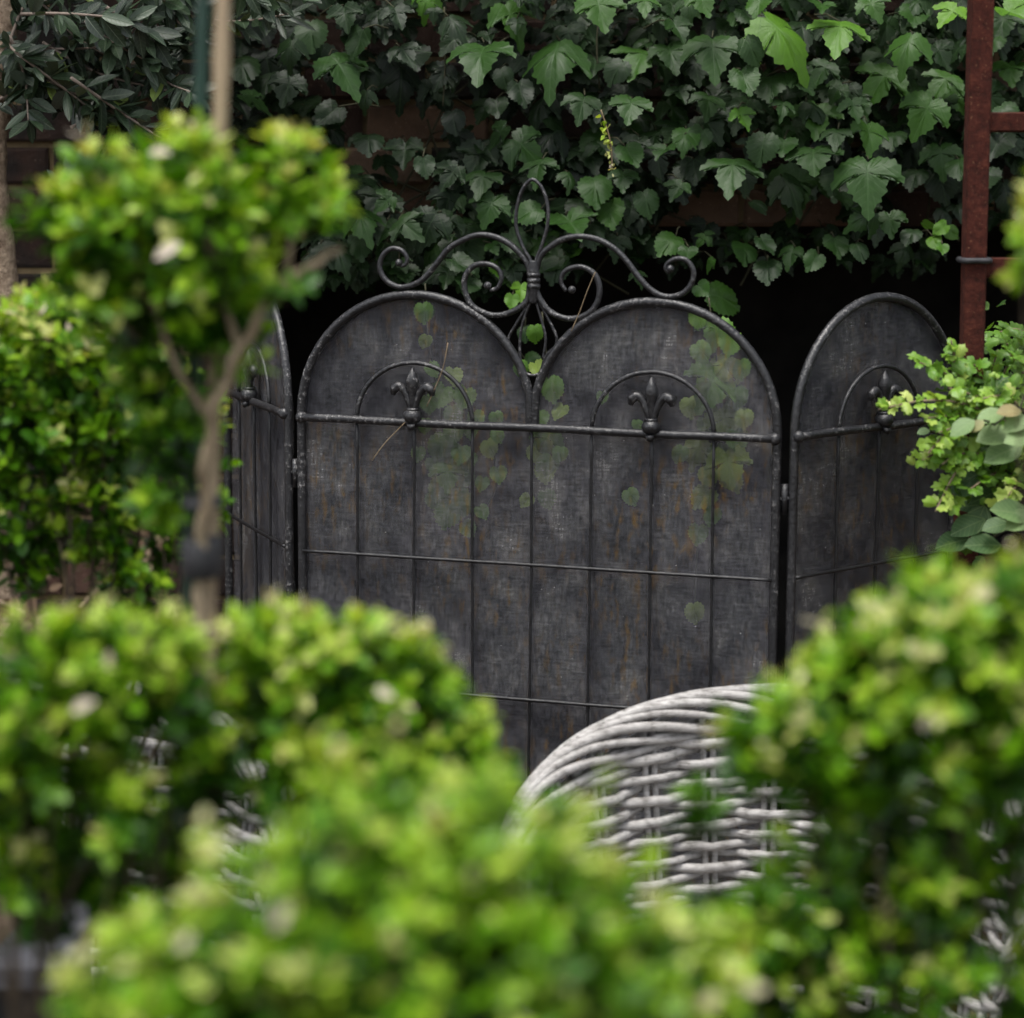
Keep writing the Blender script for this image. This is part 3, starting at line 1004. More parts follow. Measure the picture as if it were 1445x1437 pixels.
GAPS = [(512, 138, 622, 226), (540, 236, 618, 296), (950, 268, 1205, 326), (640, 100, 800, 175), (1240, 262, 1300, 325), (1400, 100, 1445, 130)]
cnt = 0
while cnt < 720:
    px, py = rng.uniform(300, 1480), rng.uniform(-60, 330)
    if px < 480 and rng.random() < 0.35: continue
    if any(a < px < c and b < py < d for a, b, c, d in GAPS) and rng.random() < (0.6 if px > 630 and px < 900 else 0.98): continue
    tn = rng.uniform(0.0, 0.28) + (0.18 if px > 900 and py < 200 else 0)  # shade behind and light at upper right put into the leaf tone
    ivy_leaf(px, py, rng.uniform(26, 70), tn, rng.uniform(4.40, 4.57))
    cnt += 1
for _ in range(60):                                        # leaves hanging over the edge of the recess
    px = rng.uniform(440, 1320)
    ivy_leaf(px, rng.uniform(326, 376) + (20 if px < 900 else 0), rng.uniform(22, 44), rng.uniform(.12, .5), rng.uniform(4.46, 4.58))
for _ in range(70):
    ivy_leaf(rng.uniform(440, 790), rng.uniform(320, 405), rng.uniform(26, 56), rng.uniform(.1, .5), rng.uniform(4.36, 4.56))
for _ in range(900):                                       # the rest of the wall, outside the picture
    x, z = rng.uniform(WX0, WX1), rng.uniform(LINT, WTOP)
    px, py, _z = project(A3(x, 4.5, z))
    if -40 < px < 1480 and py > -70: continue
    if x < -0.7 and z < 1.9: continue
    ivy_leaf(px, py, rng.uniform(40, 85), rng.uniform(.1, .7), rng.uniform(4.38, 4.55), petiole=False)
for _ in range(26):                                        # vine stems running over the wall
    px, py = rng.uniform(320, 1430), rng.uniform(-20, 300)
    pts = [at(px, py, 4.58)]
    d = A3(rng.normal(0, .05), 0, -0.06)
    for s in range(5):
        pts.append(pts[-1] + d + A3(rng.normal(0, .02), 0, rng.normal(0, .02)))
        pts[-1][1] = 4.58 - 0.02 * rng.random()
        if pts[-1][2] < LINT - 0.03: break
    if len(pts) > 2: stems.tube(spline(pts, 4), 0.0022, 5, caps=False)
for L in ([(847, 14), (842, 60), (846, 125)], [(627, 10), (628, 90), (625, 150)], [(742, 28), (720, 50), (704, 60)]):
    stems.tube(spline([at(x, y, 4.42) for x, y in L], 5), 0.0014, 5)
IV.finish(ivy, 300)
tag(stems.build('stems', M['stem'], ivy), kind='stuff')
# the pale flower spike hanging in the middle
fs = MB()
sp_pts = [at(x, y, 4.27) for x, y in ((848, 155), (856, 180), (862, 205), (864, 240))]
fs.tube(spline(sp_pts, 5), 0.0014, 5)
spike = fs.build('flower_spike', M['straw'], ivy)
FSP = Foliage('box', M['box'])
for _ in range(42):
    t_ = rng.random() ** 0.8
    p0 = np.array(sp_pts[0]) * (1 - t_) + np.array(sp_pts[-1]) * t_ + rng.normal(0, .004, 3)
    FSP.leaf(p0, A3(rng.normal(), rng.normal() - .4, rng.normal() - .3), rng.normal(0, 1, 3) + A3(0, -1, 0), 0.006 + 0.014 * (1 - t_) * rng.random(), 0.85 + 0.5 * t_ + rng.normal(0, .1))
FSP.finish(ivy, 0, mass='flower_buds')

# ------------------------------------------------------------------ ivy trailing behind the wire cloth
trail = empty('trailing_ivy', FRC(W / 2, ground_v, 0.25), 'pale ivy trails showing faintly through the wire cloth of the middle panel', 'ivy')
TR = Foliage('ivy', M['ivy'])
TLV = [(598, 440, 30), (600, 481, 20), (621, 558, 38), (702, 614, 22), (621, 629, 38), (636, 642, 38), (615, 655, 30), (769, 619, 42), (779, 547, 38), (769, 665, 32),
       (1010, 465, 44), (1030, 483, 36), (989, 496, 32), (1020, 517, 42), (1005, 542, 64), (974, 573, 32), (1025, 593, 54), (984, 634, 40), (1015, 645, 40),
       (632, 669, 42), (638, 701, 46), (632, 724, 42), (690, 632, 28), (703, 669, 26), (680, 682, 22), (772, 656, 34), (772, 703, 28), (743, 706, 22), (680, 722, 22),
       (1027, 655, 52), (993, 701, 38), (1032, 678, 36), (985, 753, 30), (980, 864, 30), (640, 585, 30), (655, 560, 34), (665, 605, 28), (610, 520, 24), (650, 640, 30),
       (620, 690, 34), (650, 715, 34), (760, 590, 30), (790, 580, 26), (1040, 560, 34), (1000, 600, 34), (755, 470, 26), (760, 520, 28), (735, 520, 24),
       (660, 650, 28), (672, 590, 26), (600, 600, 22), (605, 570, 26), (640, 610, 30), (655, 675, 30), (612, 705, 26), (660, 745, 26), (700, 590, 22), (790, 640, 24), (755, 640, 26),
       (1045, 520, 30), (1040, 620, 34), (1000, 670, 32), (1005, 728, 28), (960, 640, 26), (1050, 590, 28), (985, 450, 28), (890, 700, 26), (900, 600, 20), (850, 560, 18), (640, 530, 28), (590, 640, 22)]
for (px, py, w) in TLV:
    P = hit(px, py, FRC(0, 0, rng.uniform(0.038, 0.062)), NN)
    mpp = P[1] / FPX
    a = math.radians(rng.uniform(15, 45)); rr = rng.normal(0, .4)
    n0 = A3(rng.normal(0, .2), -math.cos(a), math.sin(a))
    t_ = A3(math.sin(rr), -math.sin(a) * .8, -math.cos(a))
    L = w * mpp / 1.0
    TR.leaf(P - unit(t_) * L * .42, t_, n0, L, rng.uniform(1.0, 1.35), 1.0, int(rng.integers(5, 7)) if w < 40 else None)
TR.finish(trail, 300)
ts = MB()
for L in ([(600, 400), (605, 480), (625, 600), (636, 740)], [(1000, 420), (1012, 520), (1010, 640), (985, 770), (980, 880)], [(765, 440), (775, 560), (770, 710)], [(690, 590), (700, 680), (680, 730)]):
    ts.tube(spline([hit(x, y, FRC(0, 0, 0.066), NN) for x, y in L], 6), 0.0013, 5)
tag(ts.build('stem', M['stem'], trail))

# dry twigs caught on the screen
for (L, nm, lab) in (([(525, 650), (541, 628), (556, 612), (572, 596)], 'dry_twig', 'thin straw-coloured twig caught under the left iron lily'),
                     ([(840, 384), (829, 410), (818, 440), (806, 468)], 'dry_twig', 'dry brown twig hanging through the lower right scroll of the crest'),
                     ([(632, 484), (625, 520), (612, 552), (602, 574)], 'dry_twig', 'pale dry twig leaning inside the left inner arch')):
    t = MB(); t.tube(spline([FRC.px(x, y, -0.014) for x, y in L], 4), 0.0008, 5)
    tag(t.build(nm, M['straw'], None), lab, 'twig', 'dry twigs caught on the screen')

# ------------------------------------------------------------------ olive tree at the left
ol_base = at(2, 420, 4.36); ol_base[2] = 0
olive = empty('olive_tree', ol_base, 'grey-green olive tree with rough trunk at the far left by the wall', 'tree')
t = MB()
tp = [A3(ol_base[0], 4.36, 0)] + [at(x, y, 4.36) for x, y in ((0, 700), (6, 420), (-5, 300), (-8, 210), (6, 110), (14, 0), (30, -120), (20, -300))]
tp = spline(tp, 6)
rr_ = np.interp(np.linspace(0, 1, len(tp)), [0, .5, 1], [0.030, 0.021, 0.013]) * (1 + 0.07 * np.sin(np.arange(len(tp)) * 1.7))
t.tube(tp, rr_, 12)
t.build('trunk', M['olive_bark'], olive)
OLF = Foliage('olive', M['olive'])
TW = [[(12, 60), (45, 0), (105, 50), (150, 80)], [(0, 76), (60, 70), (125, 68), (190, 60)], [(8, 60), (30, 80), (110, 140), (130, 158)], [(30, 20), (100, 20), (180, 30), (225, 60)],
      [(100, 110), (180, 165), (250, 210)], [(130, 100), (190, 90), (250, 75), (290, 46)], [(225, -40), (280, 20), (340, 30), (408, 20)], [(150, 10), (205, 50), (230, 110), (268, 130)],
      [(14, 50), (35, 110), (40, 170)], [(60, 60), (130, 100), (200, 120), (268, 134)], [(0, -20), (90, -10), (180, -20), (250, 10)], [(120, 30), (160, 60), (215, 90)],
      [(340, -30), (370, 0), (430, -10)], [(40, 100), (80, 120), (160, 160), (170, 195)], [(200, 20), (240, 20), (270, 60)], [(100, 180), (140, 160), (180, 150)], [(0, 140), (20, 130), (50, 120)],
      [(75, 262), (105, 258), (140, 230)]]
for i, L in enumerate(TW):
    Y = rng.uniform(4.14, 4.36)
    P = spline([at(x, y, Y + rng.normal(0, .03)) for x, y in L], 8)
    m_ = MB(); m_.tube(P, np.linspace(0.0030, 0.0013, len(P)), 5)
    m_.build('twig', M['twig'], olive)
    n = len(P)
    for j in range(2, n, 2):
        tdir = unit(P[min(j + 1, n - 1)] - P[j - 1])
        for s in (-1, 1):
            for rep in range(2):
                sidev = unit(np.cross(tdir, rng.normal(0, 1, 3)))
                d = tdir * rng.uniform(.3, 1.0) + sidev * rng.uniform(.5, 1.0) + A3(0, -.15, .05)
                nrm = A3(rng.normal(0, .5), -0.6, .8) + rng.normal(0, .3, 3)
                OLF.leaf(P[j], d, nrm, rng.uniform(0.034, 0.064), rng.uniform(.1, .8) if rng.random() > .03 else 1.4)
for _ in range(260):
    px, py = rng.uniform(-20, 285), rng.uniform(-30, 165)
    OLF.leaf(at(px, py, rng.uniform(4.28, 4.42)), rng.normal(0, 1, 3), A3(rng.normal(0, .5), -.6, .7), rng.uniform(.03, .055), rng.uniform(.0, .4))
for _ in range(900):                                       # crown above the frame
    p0 = at(rng.normal(20, 170), -260 - abs(rng.normal(0, 150)), rng.uniform(4.0, 4.55))
    OLF.leaf(p0, rng.normal(0, 1, 3), A3(rng.normal(0, .6), rng.normal(0, .6), .8), rng.uniform(.035, .06), rng.uniform(.1, .9))
cr = MB()
for _ in range(14):
    a0 = at(22, -250, 4.36)
    b0 = at(rng.normal(20, 200), -330 - abs(rng.normal(0, 120)), rng.uniform(4.0, 4.55))
    cr.tube(spline([a0, (a0 + b0) / 2 + A3(0, 0, .03), b0], 4), 0.004, 5)
cr.build('branches', M['twig'], olive)
OLF.finish(olive, 300)

# ------------------------------------------------------------------ rusty steel trellis at the right
PY = 3.62
pb = at(1370, 555, PY)
rust_root_x = at(1362, 900, PY)[0]
trel = empty('rusty_trellis', (rust_root_x, PY, 0), 'rust-red steel trellis post with short rungs at the right edge', 'trellis')
top, low = at(1388, -150, PY), at(1369.5, 555, PY)
dirv = (low - top) / (low[2] - top[2])
foot = low + dirv * (0.0 - low[2])
hw = 0.0155


def square_bar(a, b, w1, w2, n=6, jit=0.0006, depth_axis=A3(0, 1, 0)):
    a, b = np.asarray(a), np.asarray(b)
    d = unit(b - a)
    s1 = unit(np.cross(d, depth_axis)); s2 = unit(np.cross(d, s1))
    c = 0.0022
    sec = [(-w1 + c, -w2), (w1 - c, -w2), (w1, -w2 + c), (w1, w2 - c), (w1 - c, w2), (-w1 + c, w2), (-w1, w2 - c), (-w1, -w2 + c)]
    V, F = [], []
    for i in range(n):
        p = a + (b - a) * i / (n - 1)
        for (x, y) in sec:
            V.append(p + s1 * (x + rng.normal(0, jit)) + s2 * (y + rng.normal(0, jit)))
    for i in range(n - 1):
        for k in range(8):
            F.append((i * 8 + k, i * 8 + (k + 1) % 8, (i + 1) * 8 + (k + 1) % 8, (i + 1) * 8 + k))
    F.append(tuple(range(7, -1, -1))); F.append(tuple((n - 1) * 8 + k for k in range(8)))
    return V, F


t = MB(); t.add(*square_bar(foot, top, hw, hw, 14)); t.build('post', M['rust'], trel, smooth=False)
post2_top = top + A3(0.42, 0.02, 0); post2_foot = foot + A3(0.42, 0.02, 0)
t = MB(); t.add(*square_bar(post2_foot, post2_top, hw, hw, 14)); t.build('post', M['rust'], trel, smooth=False)
for py in (173, 378, -40, 585, 800, 1000):
    c0 = at(1376 - py * 0.02, py, PY)
    a = top + dirv * (c0[2] - top[2])
    t = MB(); t.add(*square_bar(a + A3(hw + .001, 0.0, 0), a + A3(0.42 - hw - .001, 0.02, 0.002), 0.0135, 0.006, 4))
    t.build('rung', M['rust'], trel, smooth=False)
c0 = at(1375, 367, PY)
t = MB()
ringp = [c0 + A3(0.0205 * (abs(math.cos(a)) ** .5) * np.sign(math.cos(a)), 0.0205 * (abs(math.sin(a)) ** .5) * np.sign(math.sin(a)), 0.0) for a in np.linspace(0, 2 * math.pi, 33)]
t.tube(ringp, 0.0042, 7); t.build('tie_ring', M['rubber'], trel)

# ------------------------------------------------------------------ golden shrub and round-leaved plant beside the post
gb = at(1475, 700, 3.62); gb[2] = 0
gold = empty('golden_shrub', gb, 'small crinkled yellow-green leaf shrub around the foot of the rusty post', 'shrub')
GO = Foliage('golden', M['golden'])
SPR = [([(1450, 612), (1400, 585), (1350, 568), (1300, 566), (1240, 578)], 3.47, .95), ([(1450, 630), (1400, 618), (1350, 622), (1320, 640), (1292, 655)], 3.50, .95),
       ([(1425, 600), (1385, 635), (1350, 665), (1320, 722)], 3.48, .95), ([(1405, 570), (1365, 548), (1330, 525), (1298, 512)], 3.53, .75), ([(1385, 575), (1355, 535), (1342, 480)], 3.52, .9),
       ([(1460, 655), (1435, 685), (1408, 716)], 3.46, 1.0), ([(1400, 565), (1420, 520), (1440, 480)], 3.66, .6), ([(1395, 570), (1398, 530), (1408, 495)], 3.66, .65),
       ([(1450, 585), (1420, 560), (1388, 562)], 3.50, .95), ([(1440, 590), (1410, 575), (1380, 560), (1340, 548)], 3.50, .9), ([(1460, 560), (1440, 520), (1425, 500)], 3.60, .6),
       ([(1450, 620), (1430, 600), (1400, 600)], 3.52, .8), ([(1455, 640), (1425, 650), (1395, 640), (1370, 650)], 3.52, .6), ([(1455, 560), (1432, 545), (1408, 535)], 3.55, .75),
       ([(1460, 480), (1435, 465), (1405, 470)], 3.78, .35), ([(1460, 520), (1430, 490), (1395, 480)], 3.80, .35), ([(1400, 560), (1370, 520), (1345, 510)], 3.54, .6),
       ([(1390, 600), (1360, 585), (1330, 580)], 3.52, .75), ([(1455, 690), (1445, 660), (1448, 630)], 3.48, .85),
       ([(1430, 640), (1390, 650), (1355, 640), (1330, 655)], 3.49, .8), ([(1440, 600), (1395, 590), (1360, 600), (1325, 610)], 3.48, .85), ([(1420, 570), (1385, 575), (1350, 585), (1310, 590)], 3.49, .9),
       ([(1410, 640), (1375, 670), (1345, 700), (1335, 712)], 3.50, .75), ([(1400, 550), (1380, 530), (1375, 515)], 3.58, .7), ([(1440, 660), (1400, 670), (1370, 690)], 3.50, .6), ([(1390, 580), (1345, 600), (1310, 640)], 3.47, .9)]
for (L, Y, tn) in SPR:
    P = spline([at(x, y, Y + (0.10 * (1 - i / (len(L) - 1)))) for i, (x, y) in enumerate(L)], 8)
    m_ = MB(); m_.tube(P, np.linspace(.0028, .0012, len(P)), 5); m_.build('stem', M['bark'], gold)
    seglen = np.linalg.norm(np.diff(P, axis=0), axis=1).sum()
    npair = max(4, int(seglen / 0.0105))
    for j in range(npair):
        tt = (j + .5) / npair
        i0 = min(int(tt * (len(P) - 1)), len(P) - 2)
        p0 = P[i0]; td = unit(P[i0 + 1] - P[i0])
        for s in (-1, 1):
            upv = A3(0, -.55, .8) + rng.normal(0, .3, 3)
            sd_ = unit(np.cross(td, upv)) * s
            d = sd_ * rng.uniform(.7, 1.1) + td * rng.uniform(.2, .8) + A3(0, -.2, .15)
            GO.leaf(p0 + rng.normal(0, .003, 3), d, upv + rng.normal(0, .25, 3), rng.uniform(.015, .024), tn + rng.normal(0, .14) + .12 * tt)
for _ in range(620):
    px, py = rng.normal(1410, 45), rng.normal(610, 58)
    if px < 1335: continue
    GO.leaf(at(px, py, rng.uniform(3.52, 3.82)), rng.normal(0, 1, 3) + A3(0, -.3, 0), A3(0, -.6, .8) + rng.normal(0, .4, 3), rng.uniform(.014, .024), rng.uniform(.0, .6))
for _ in range(1300):
    v = rng.normal(0, 1, 3); v /= np.linalg.norm(v)
    p0 = A3(gb[0] + .20, 3.72, at(1445, 640, 3.6)[2] - .03) + v * A3(.19, .16, .17) * rng.uniform(.7, 1.05)
    if project(p0)[0] < 1450: continue
    GO.leaf(p0, v + rng.normal(0, .6, 3), A3(0, -.4, .9) + rng.normal(0, .4, 3), rng.uniform(.014, .024), rng.uniform(.2, 1.0))
GO.finish(gold, 300)
m_ = MB()
for k in range(5):
    e_ = at(1440 + rng.normal(25, 25), 600 + rng.normal(20, 30), 3.62)
    m_.tube(spline([A3(gb[0] + .03 * k, gb[1], 0), A3(gb[0] + .02 * k, gb[1], .5), e_], 6), np.linspace(.006, .003, 13), 6)
m_.build('branches', M['bark'], gold)

rp_b = at(1455, 760, 3.42); rp_b[2] = 0
roundp = empty('round_leaved_plant', rp_b, 'plant with broad smooth oval grey-green leaves at the right edge below the post', 'plant')
RO = Foliage('round', M['round'])
RLV = [(1358, 603, 34, .8, 20), (1398, 587, 36, .95, 5), (1424, 580, 30, 1.45, -10), (1403, 614, 44, .9, 0), (1434, 597, 34, .9, 15), (1440, 617, 40, .85, 0), (1416, 638, 50, .75, 10),
       (1362, 649, 34, .4, -5), (1394, 658, 44, .3, 10), (1428, 722, 52, .8, -25), (1442, 734, 44, .95, 10), (1379, 601, 20, 1.35, 30), (1385, 745, 18, .5, 0), (1303, 609, 16, .5, 0),
       (1405, 742, 34, .35, 0), (1440, 668, 40, .35, 10), (1360, 690, 36, .12, 0), (1390, 700, 36, .1, 10), (1372, 672, 44, .25, 15), (1378, 712, 48, .2, -10), (1366, 742, 46, .15, 10), (1345, 765, 44, .1, 0), (1388, 768, 46, .2, -15), (1372, 690, 40, .3, 40), (1380, 735, 40, .3, 60)]
rs = MB()
for (px, py, w, tn, rot) in RLV:
    Y = rng.uniform(3.38, 3.44) if tn > .5 else rng.uniform(3.5, 3.6)
    L = w * Y / FPX * 1.25
    c = at(px, py, Y)
    rr = math.radians(rot)
    d = A3(-math.cos(rr), -.25, -math.sin(rr) - .15)
    n0 = A3(rng.normal(0, .15), -.62, .78)
    RO.leaf(c - unit(d) * L * .5, d, n0, L, tn, 2.0)
    b0 = c - unit(d) * L * .5
    rs.tube(spline([b0, b0 + A3(.02, .03, -.01), at(1455, py + 40, 3.52), A3(rp_b[0] + .02, 3.5, .4), A3(rp_b[0], rp_b[1], 0)], 4), .0016, 5, caps=False)
for _ in range(40):
    p0 = at(rng.uniform(1455, 1700), rng.uniform(560, 800), rng.uniform(3.4, 3.6))
    RO.leaf(p0, A3(rng.normal(), -.4, rng.normal() * .4 - .2), A3(rng.normal(0, .2), -.6, .8), rng.uniform(.035, .055), rng.uniform(.5, 1.0))
RO.finish(roundp, 300)
rs.build('stems', M['stem'], roundp)


# ------------------------------------------------------------------ wicker chairs
def make_chair():
    root = bpy.data.objects.new('wicker_chair', None)
    COL.objects.link(root)
    RX, RY, ZS, HB = 0.335, 0.30, 0.40, 0.0
    PHI = math.radians(118)
    top_h = 0.835

    def rim(ph):
        a = abs(ph) / PHI
        return top_h - 0.235 * (a ** 1.75) + 0.02 * max(0, a - .85)

    def plan(ph, z, off=0.0):
        s = 0.84 + 0.16 * (z - ZS) / (top_h - ZS)
        return A3((RX * s + off) * math.sin(ph) * (1 + 0.04 * abs(math.sin(ph))), (RY * s + off) * math.cos(ph), z)

    NST = 17
    stakes = np.linspace(-PHI, PHI, NST)
    for i, ph in enumerate(stakes):
        for s in (-1, 1):
            zz = np.linspace(ZS - .06, rim(ph) - .01, 10)
            m = MB(); m.tube([plan(ph + s * 0.021, z) for z in zz], 0.0048, 6)
            m.build('stake', M['wicker'], root)
    pitch = 0.0142
    k = 0
    z0 = ZS
    while True:
        base = ZS + k * pitch
        if base > top_h: break
        ph = np.linspace(-PHI, PHI, (NST - 1) * 6 + 1)
        idx = (ph + PHI) / (2 * PHI) * (NST - 1)
        ins = np.cos(math.pi * (idx + k)) * 0.0115
        seg = []
        frac = (base - ZS) / (top_h - ZS)
        for p_, o_ in zip(ph, ins):
            lift = 0.30 * frac * (top_h - rim(p_))
            z = base - lift + 0.0012 * math.sin(p_ * 9 + k * 2.1)
            if z < rim(p_) - 0.022:
                seg.append(plan(p_, z, -o_))
            else:
                if len(seg) > 5:
                    _weaver(seg, root)
                seg = []
        if len(seg) > 5: _weaver(seg, root)
        k += 1
    # border: strands laid along the rim with a long twist
    ph = np.linspace(-PHI - .03, PHI + .03, 110)
    for i in range(11):
        pts = []
        for p_ in ph:
            a = 2 * math.pi * i / 11 + p_ * 2.9 + .15 * math.sin(5 * p_ + i)
            z = rim(min(max(p_, -PHI), PHI))
            q = plan(p_, z)
            rad = unit(A3(q[0], q[1], 0))
            pts.append(q + rad * (0.019 * math.cos(a)) + A3(0, 0, 0.029 * math.sin(a) - .010))
        m = MB(); m.tube(pts, 0.0056 + 0.0006 * rng.normal(), 7); m.build('border_strand', M['wicker'], root)
    # lower wrapped band, apron and legs
    for i in range(5):
        ph2 = np.linspace(0, 2 * math.pi, 80)
        idx = ph2 / (2 * math.pi) * 24
        m = MB(); m.tube([A3((RX * .84 + .010 * math.cos(math.pi * (x + i))) * math.sin(p_), (RY * .84 + .010 * math.cos(math.pi * (x + i))) * math.cos(p_), ZS - .07 + i * .0125) for p_, x in zip(ph2, idx)], .0055, 6, caps=False)
        m.build('apron_weaver', M['wicker'], root)
    m = MB()
    V = [(0, 0, ZS - .03)]
    for p_ in np.linspace(0, 2 * math.pi, 40, endpoint=False):
        V.append((RX * .82 * math.sin(p_), RY * .82 * math.cos(p_), ZS - .035))
    m.add(V, [(0, 1 + (i + 1) % 40, 1 + i) for i in range(40)])
    m.build('seat', M['wicker'], root)
    for sx in (-1, 1):
        for sy in (-1, 1):
            a0 = A3(sx * .21, sy * .18, ZS - .04); b0 = A3(sx * .235, sy * .205, 0.005)
            m = MB(); m.tube(np.linspace(a0, b0, 5), .015, 8); m.build('leg', M['wicker'], root)
    return root


def _weaver(seg, root):
    n = len(seg)
    r = (0.0062 + 0.0004 * rng.normal()) * (1 + .10 * np.sin(np.arange(n) * rng.uniform(.3, .7) + rng.uniform(0, 6)))
    seg = np.array(seg) + rng.normal(0, .0007, (n, 3))
    m = MB(); m.tube(seg, r, 6)
    m.build('weaver', M['wicker'], root)


def copy_tree(o, parent=None):
    c = o.copy(); COL.objects.link(c); c.parent = parent
    for ch in list(o.children): copy_tree(ch, c)
    return c


chair = make_chair()
cc = at(1065, 985, 3.42)
chairs = [chair, copy_tree(chair)]
chair.location = (cc[0], 3.42 - 0.30, cc[2] - 0.838)
chair.rotation_euler = (0, 0, math.radians(-4))
tag(chair, 'pale weathered wicker tub chair in front of the iron screen', 'chair', 'wicker chairs in the garden')
c2 = at(90, 965, 3.35)
chairs[1].location = (c2[0], 3.05, c2[2] - 0.835); chairs[1].rotation_euler = (0, 0, math.radians(8))
tag(chairs[1], 'wicker chair glimpsed through the box leaves at the left edge', 'chair', 'wicker chairs in the garden')
for c_ in chairs:                                           # feet on the soil
    dz = c_.location.z
    c_.scale = (1, 1, (dz + 0.835) / 0.835)
    c_.location.z = 0.0

# ------------------------------------------------------------------ planter at the lower left
tb = at(92, 1397, 2.5)
tx1, tz = tb[0], tb[2]
planter = empty('planter', (tx1 - 0.35, 2.68, 0), 'dark planter with a slate-grey rim at the lower left corner', 'planter')
m = MB()
m.box((tx1 - .66, 2.53, 0), (tx1 - .03, 2.83, tz - .002))
m.build('body', M['table_iron'], planter, smooth=False)
for lo, hi in (((tx1 - .69, 2.5, tz), (tx1, 2.58, tz + .022)), ((tx1 - .69, 2.782, tz), (tx1, 2.86, tz + .022)),
               ((tx1 - .69, 2.582, tz), (tx1 - .612, 2.78, tz + .022)), ((tx1 - .078, 2.582, tz), (tx1, 2.78, tz + .022))):
    m = MB(); m.box(lo, hi); m.build('rim_slab', M['slate'], planter, smooth=False)
m = MB(); m.box((tx1 - .611, 2.583, tz + .002), (tx1 - .079, 2.779, tz + .012)); m.build('soil', M['soil'], planter, smooth=False)


# ------------------------------------------------------------------ box shrubs
def box_shrub(name, label, lobes, Y0, base_px, leaf=0.021, tone0=0.42, tone1=1.0, pales=(), seed=0, group='clipped box shrubs in the foreground', cat='shrub', limit=300, trunk=True, pale_p=.03):
    r = np.random.default_rng(seed + 500)
    bx = at(base_px, 1200, Y0)[0]
    root = empty(name, (bx, Y0, 0), label, cat, group)
    F = Foliage('box', M['box'])
    tw = MB()
    C = []
    for (px, py, rp, dY, dens, dt) in lobes:
        Y = Y0 + dY
        C.append((at(px, py, Y), rp * Y / FPX * 1.0, dens, dt))
    for li, (c, R_, dens, dt) in enumerate(C):
        nsh = int(dens * 4 * math.pi * R_ * R_ / ((leaf * 1.26) ** 2))
        for s in range(nsh):
            v = r.normal(0, 1, 3); v /= np.linalg.norm(v)
            outer = r.random() < 0.78
            rad = R_ * (r.uniform(0.78, 1.0) if outer else r.uniform(0.35, 0.75))
            lump = 1 + 0.13 * math.sin(5 * v[0] + li) * math.sin(6 * v[2] + 2 * li) + 0.11 * r.normal()
            p0 = c + v * rad * lump
            inside = 0
            for lj, (c2_, R2, _, _) in enumerate(C):
                if lj != li and np.linalg.norm(p0 - c2_) < R2 * 0.72: inside = 1
            if inside and r.random() < 0.85: continue
            d = unit(v * 0.9 + A3(0, 0, 0.75) + r.normal(0, .35, 3))
            L = r.uniform(1.1, 2.3) * leaf * (1 if outer else .8)
            npair = int(r.integers(3, 6))
            start = p0 - d * L * 0.6
            tw.tube([start, start + d * L], .0009, 3, caps=False)
            rot0 = r.uniform(0, math.pi)
            a1 = unit(np.cross(d, r.normal(0, 1, 3))); a2 = np.cross(d, a1)
            young = r.random()
            if r.random() < .15: young = -0.5
            for j in range(npair):
                tt = (j + 1) / npair
                pj = start + d * L * tt
                be = math.radians(78 - 42 * tt + r.normal(0, 9))
                an = rot0 + j * math.pi / 2
                lt = leaf * r.uniform(.7, 1.35) * (0.72 + 0.5 * math.sin(math.pi * min(tt, .9)))
                for s_ in (0, math.pi):
                    q = a1 * math.cos(an + s_) + a2 * math.sin(an + s_)
                    ld = d * math.cos(be) + q * math.sin(be)
                    ln = d * math.sin(be) - q * math.cos(be)
                    tn = (tone0 - .05 + .14 * v[2] + dt + (tone1 - tone0) * (0.34 * tt + 0.75 * young * tt)) if outer else tone0 * .55 + dt  # crown tops lighter, low lobes darker: light and shade put into tone
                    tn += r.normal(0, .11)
                    if outer and v[2] > -.2 and j >= npair - 2 and r.random() < pale_p: tn = r.uniform(1.05, 1.36)
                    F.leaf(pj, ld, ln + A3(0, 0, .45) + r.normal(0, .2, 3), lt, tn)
        # woody branch from the trunk to the lobe
    for (px, py, dY, sz) in pales:                           # single pale cream leaves
        p0 = at(px, py, Y0 + dY)
        F.leaf(p0, A3(r.normal(0, .5), -.2, r.normal(0, .5)), A3(r.normal(0, .25), -.8, .6), sz, 1.5, 6.0, 0, .85)
    F.finish(root, limit)
    tag(tw.build('twigs', M['shaded_bark'], root), kind='stuff')
    if trunk:
        m = MB()
        hub = np.mean([c for c, *_ in C], axis=0)
        zlow = min(c[2] - R_ for c, R_, *_ in C)
        hub = A3(hub[0] * .3 + bx * .7, Y0 + .03, max(zlow - .32, 0.2))
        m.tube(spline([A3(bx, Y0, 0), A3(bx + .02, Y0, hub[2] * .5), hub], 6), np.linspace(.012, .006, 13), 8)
        m.build('trunk', M['shaded_bark'], root)
        for (c, R_, *_r) in C:
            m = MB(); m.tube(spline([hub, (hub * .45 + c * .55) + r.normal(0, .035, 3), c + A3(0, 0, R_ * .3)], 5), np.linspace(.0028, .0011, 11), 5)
            m.build('branch', M['shaded_bark'], root)
    return root


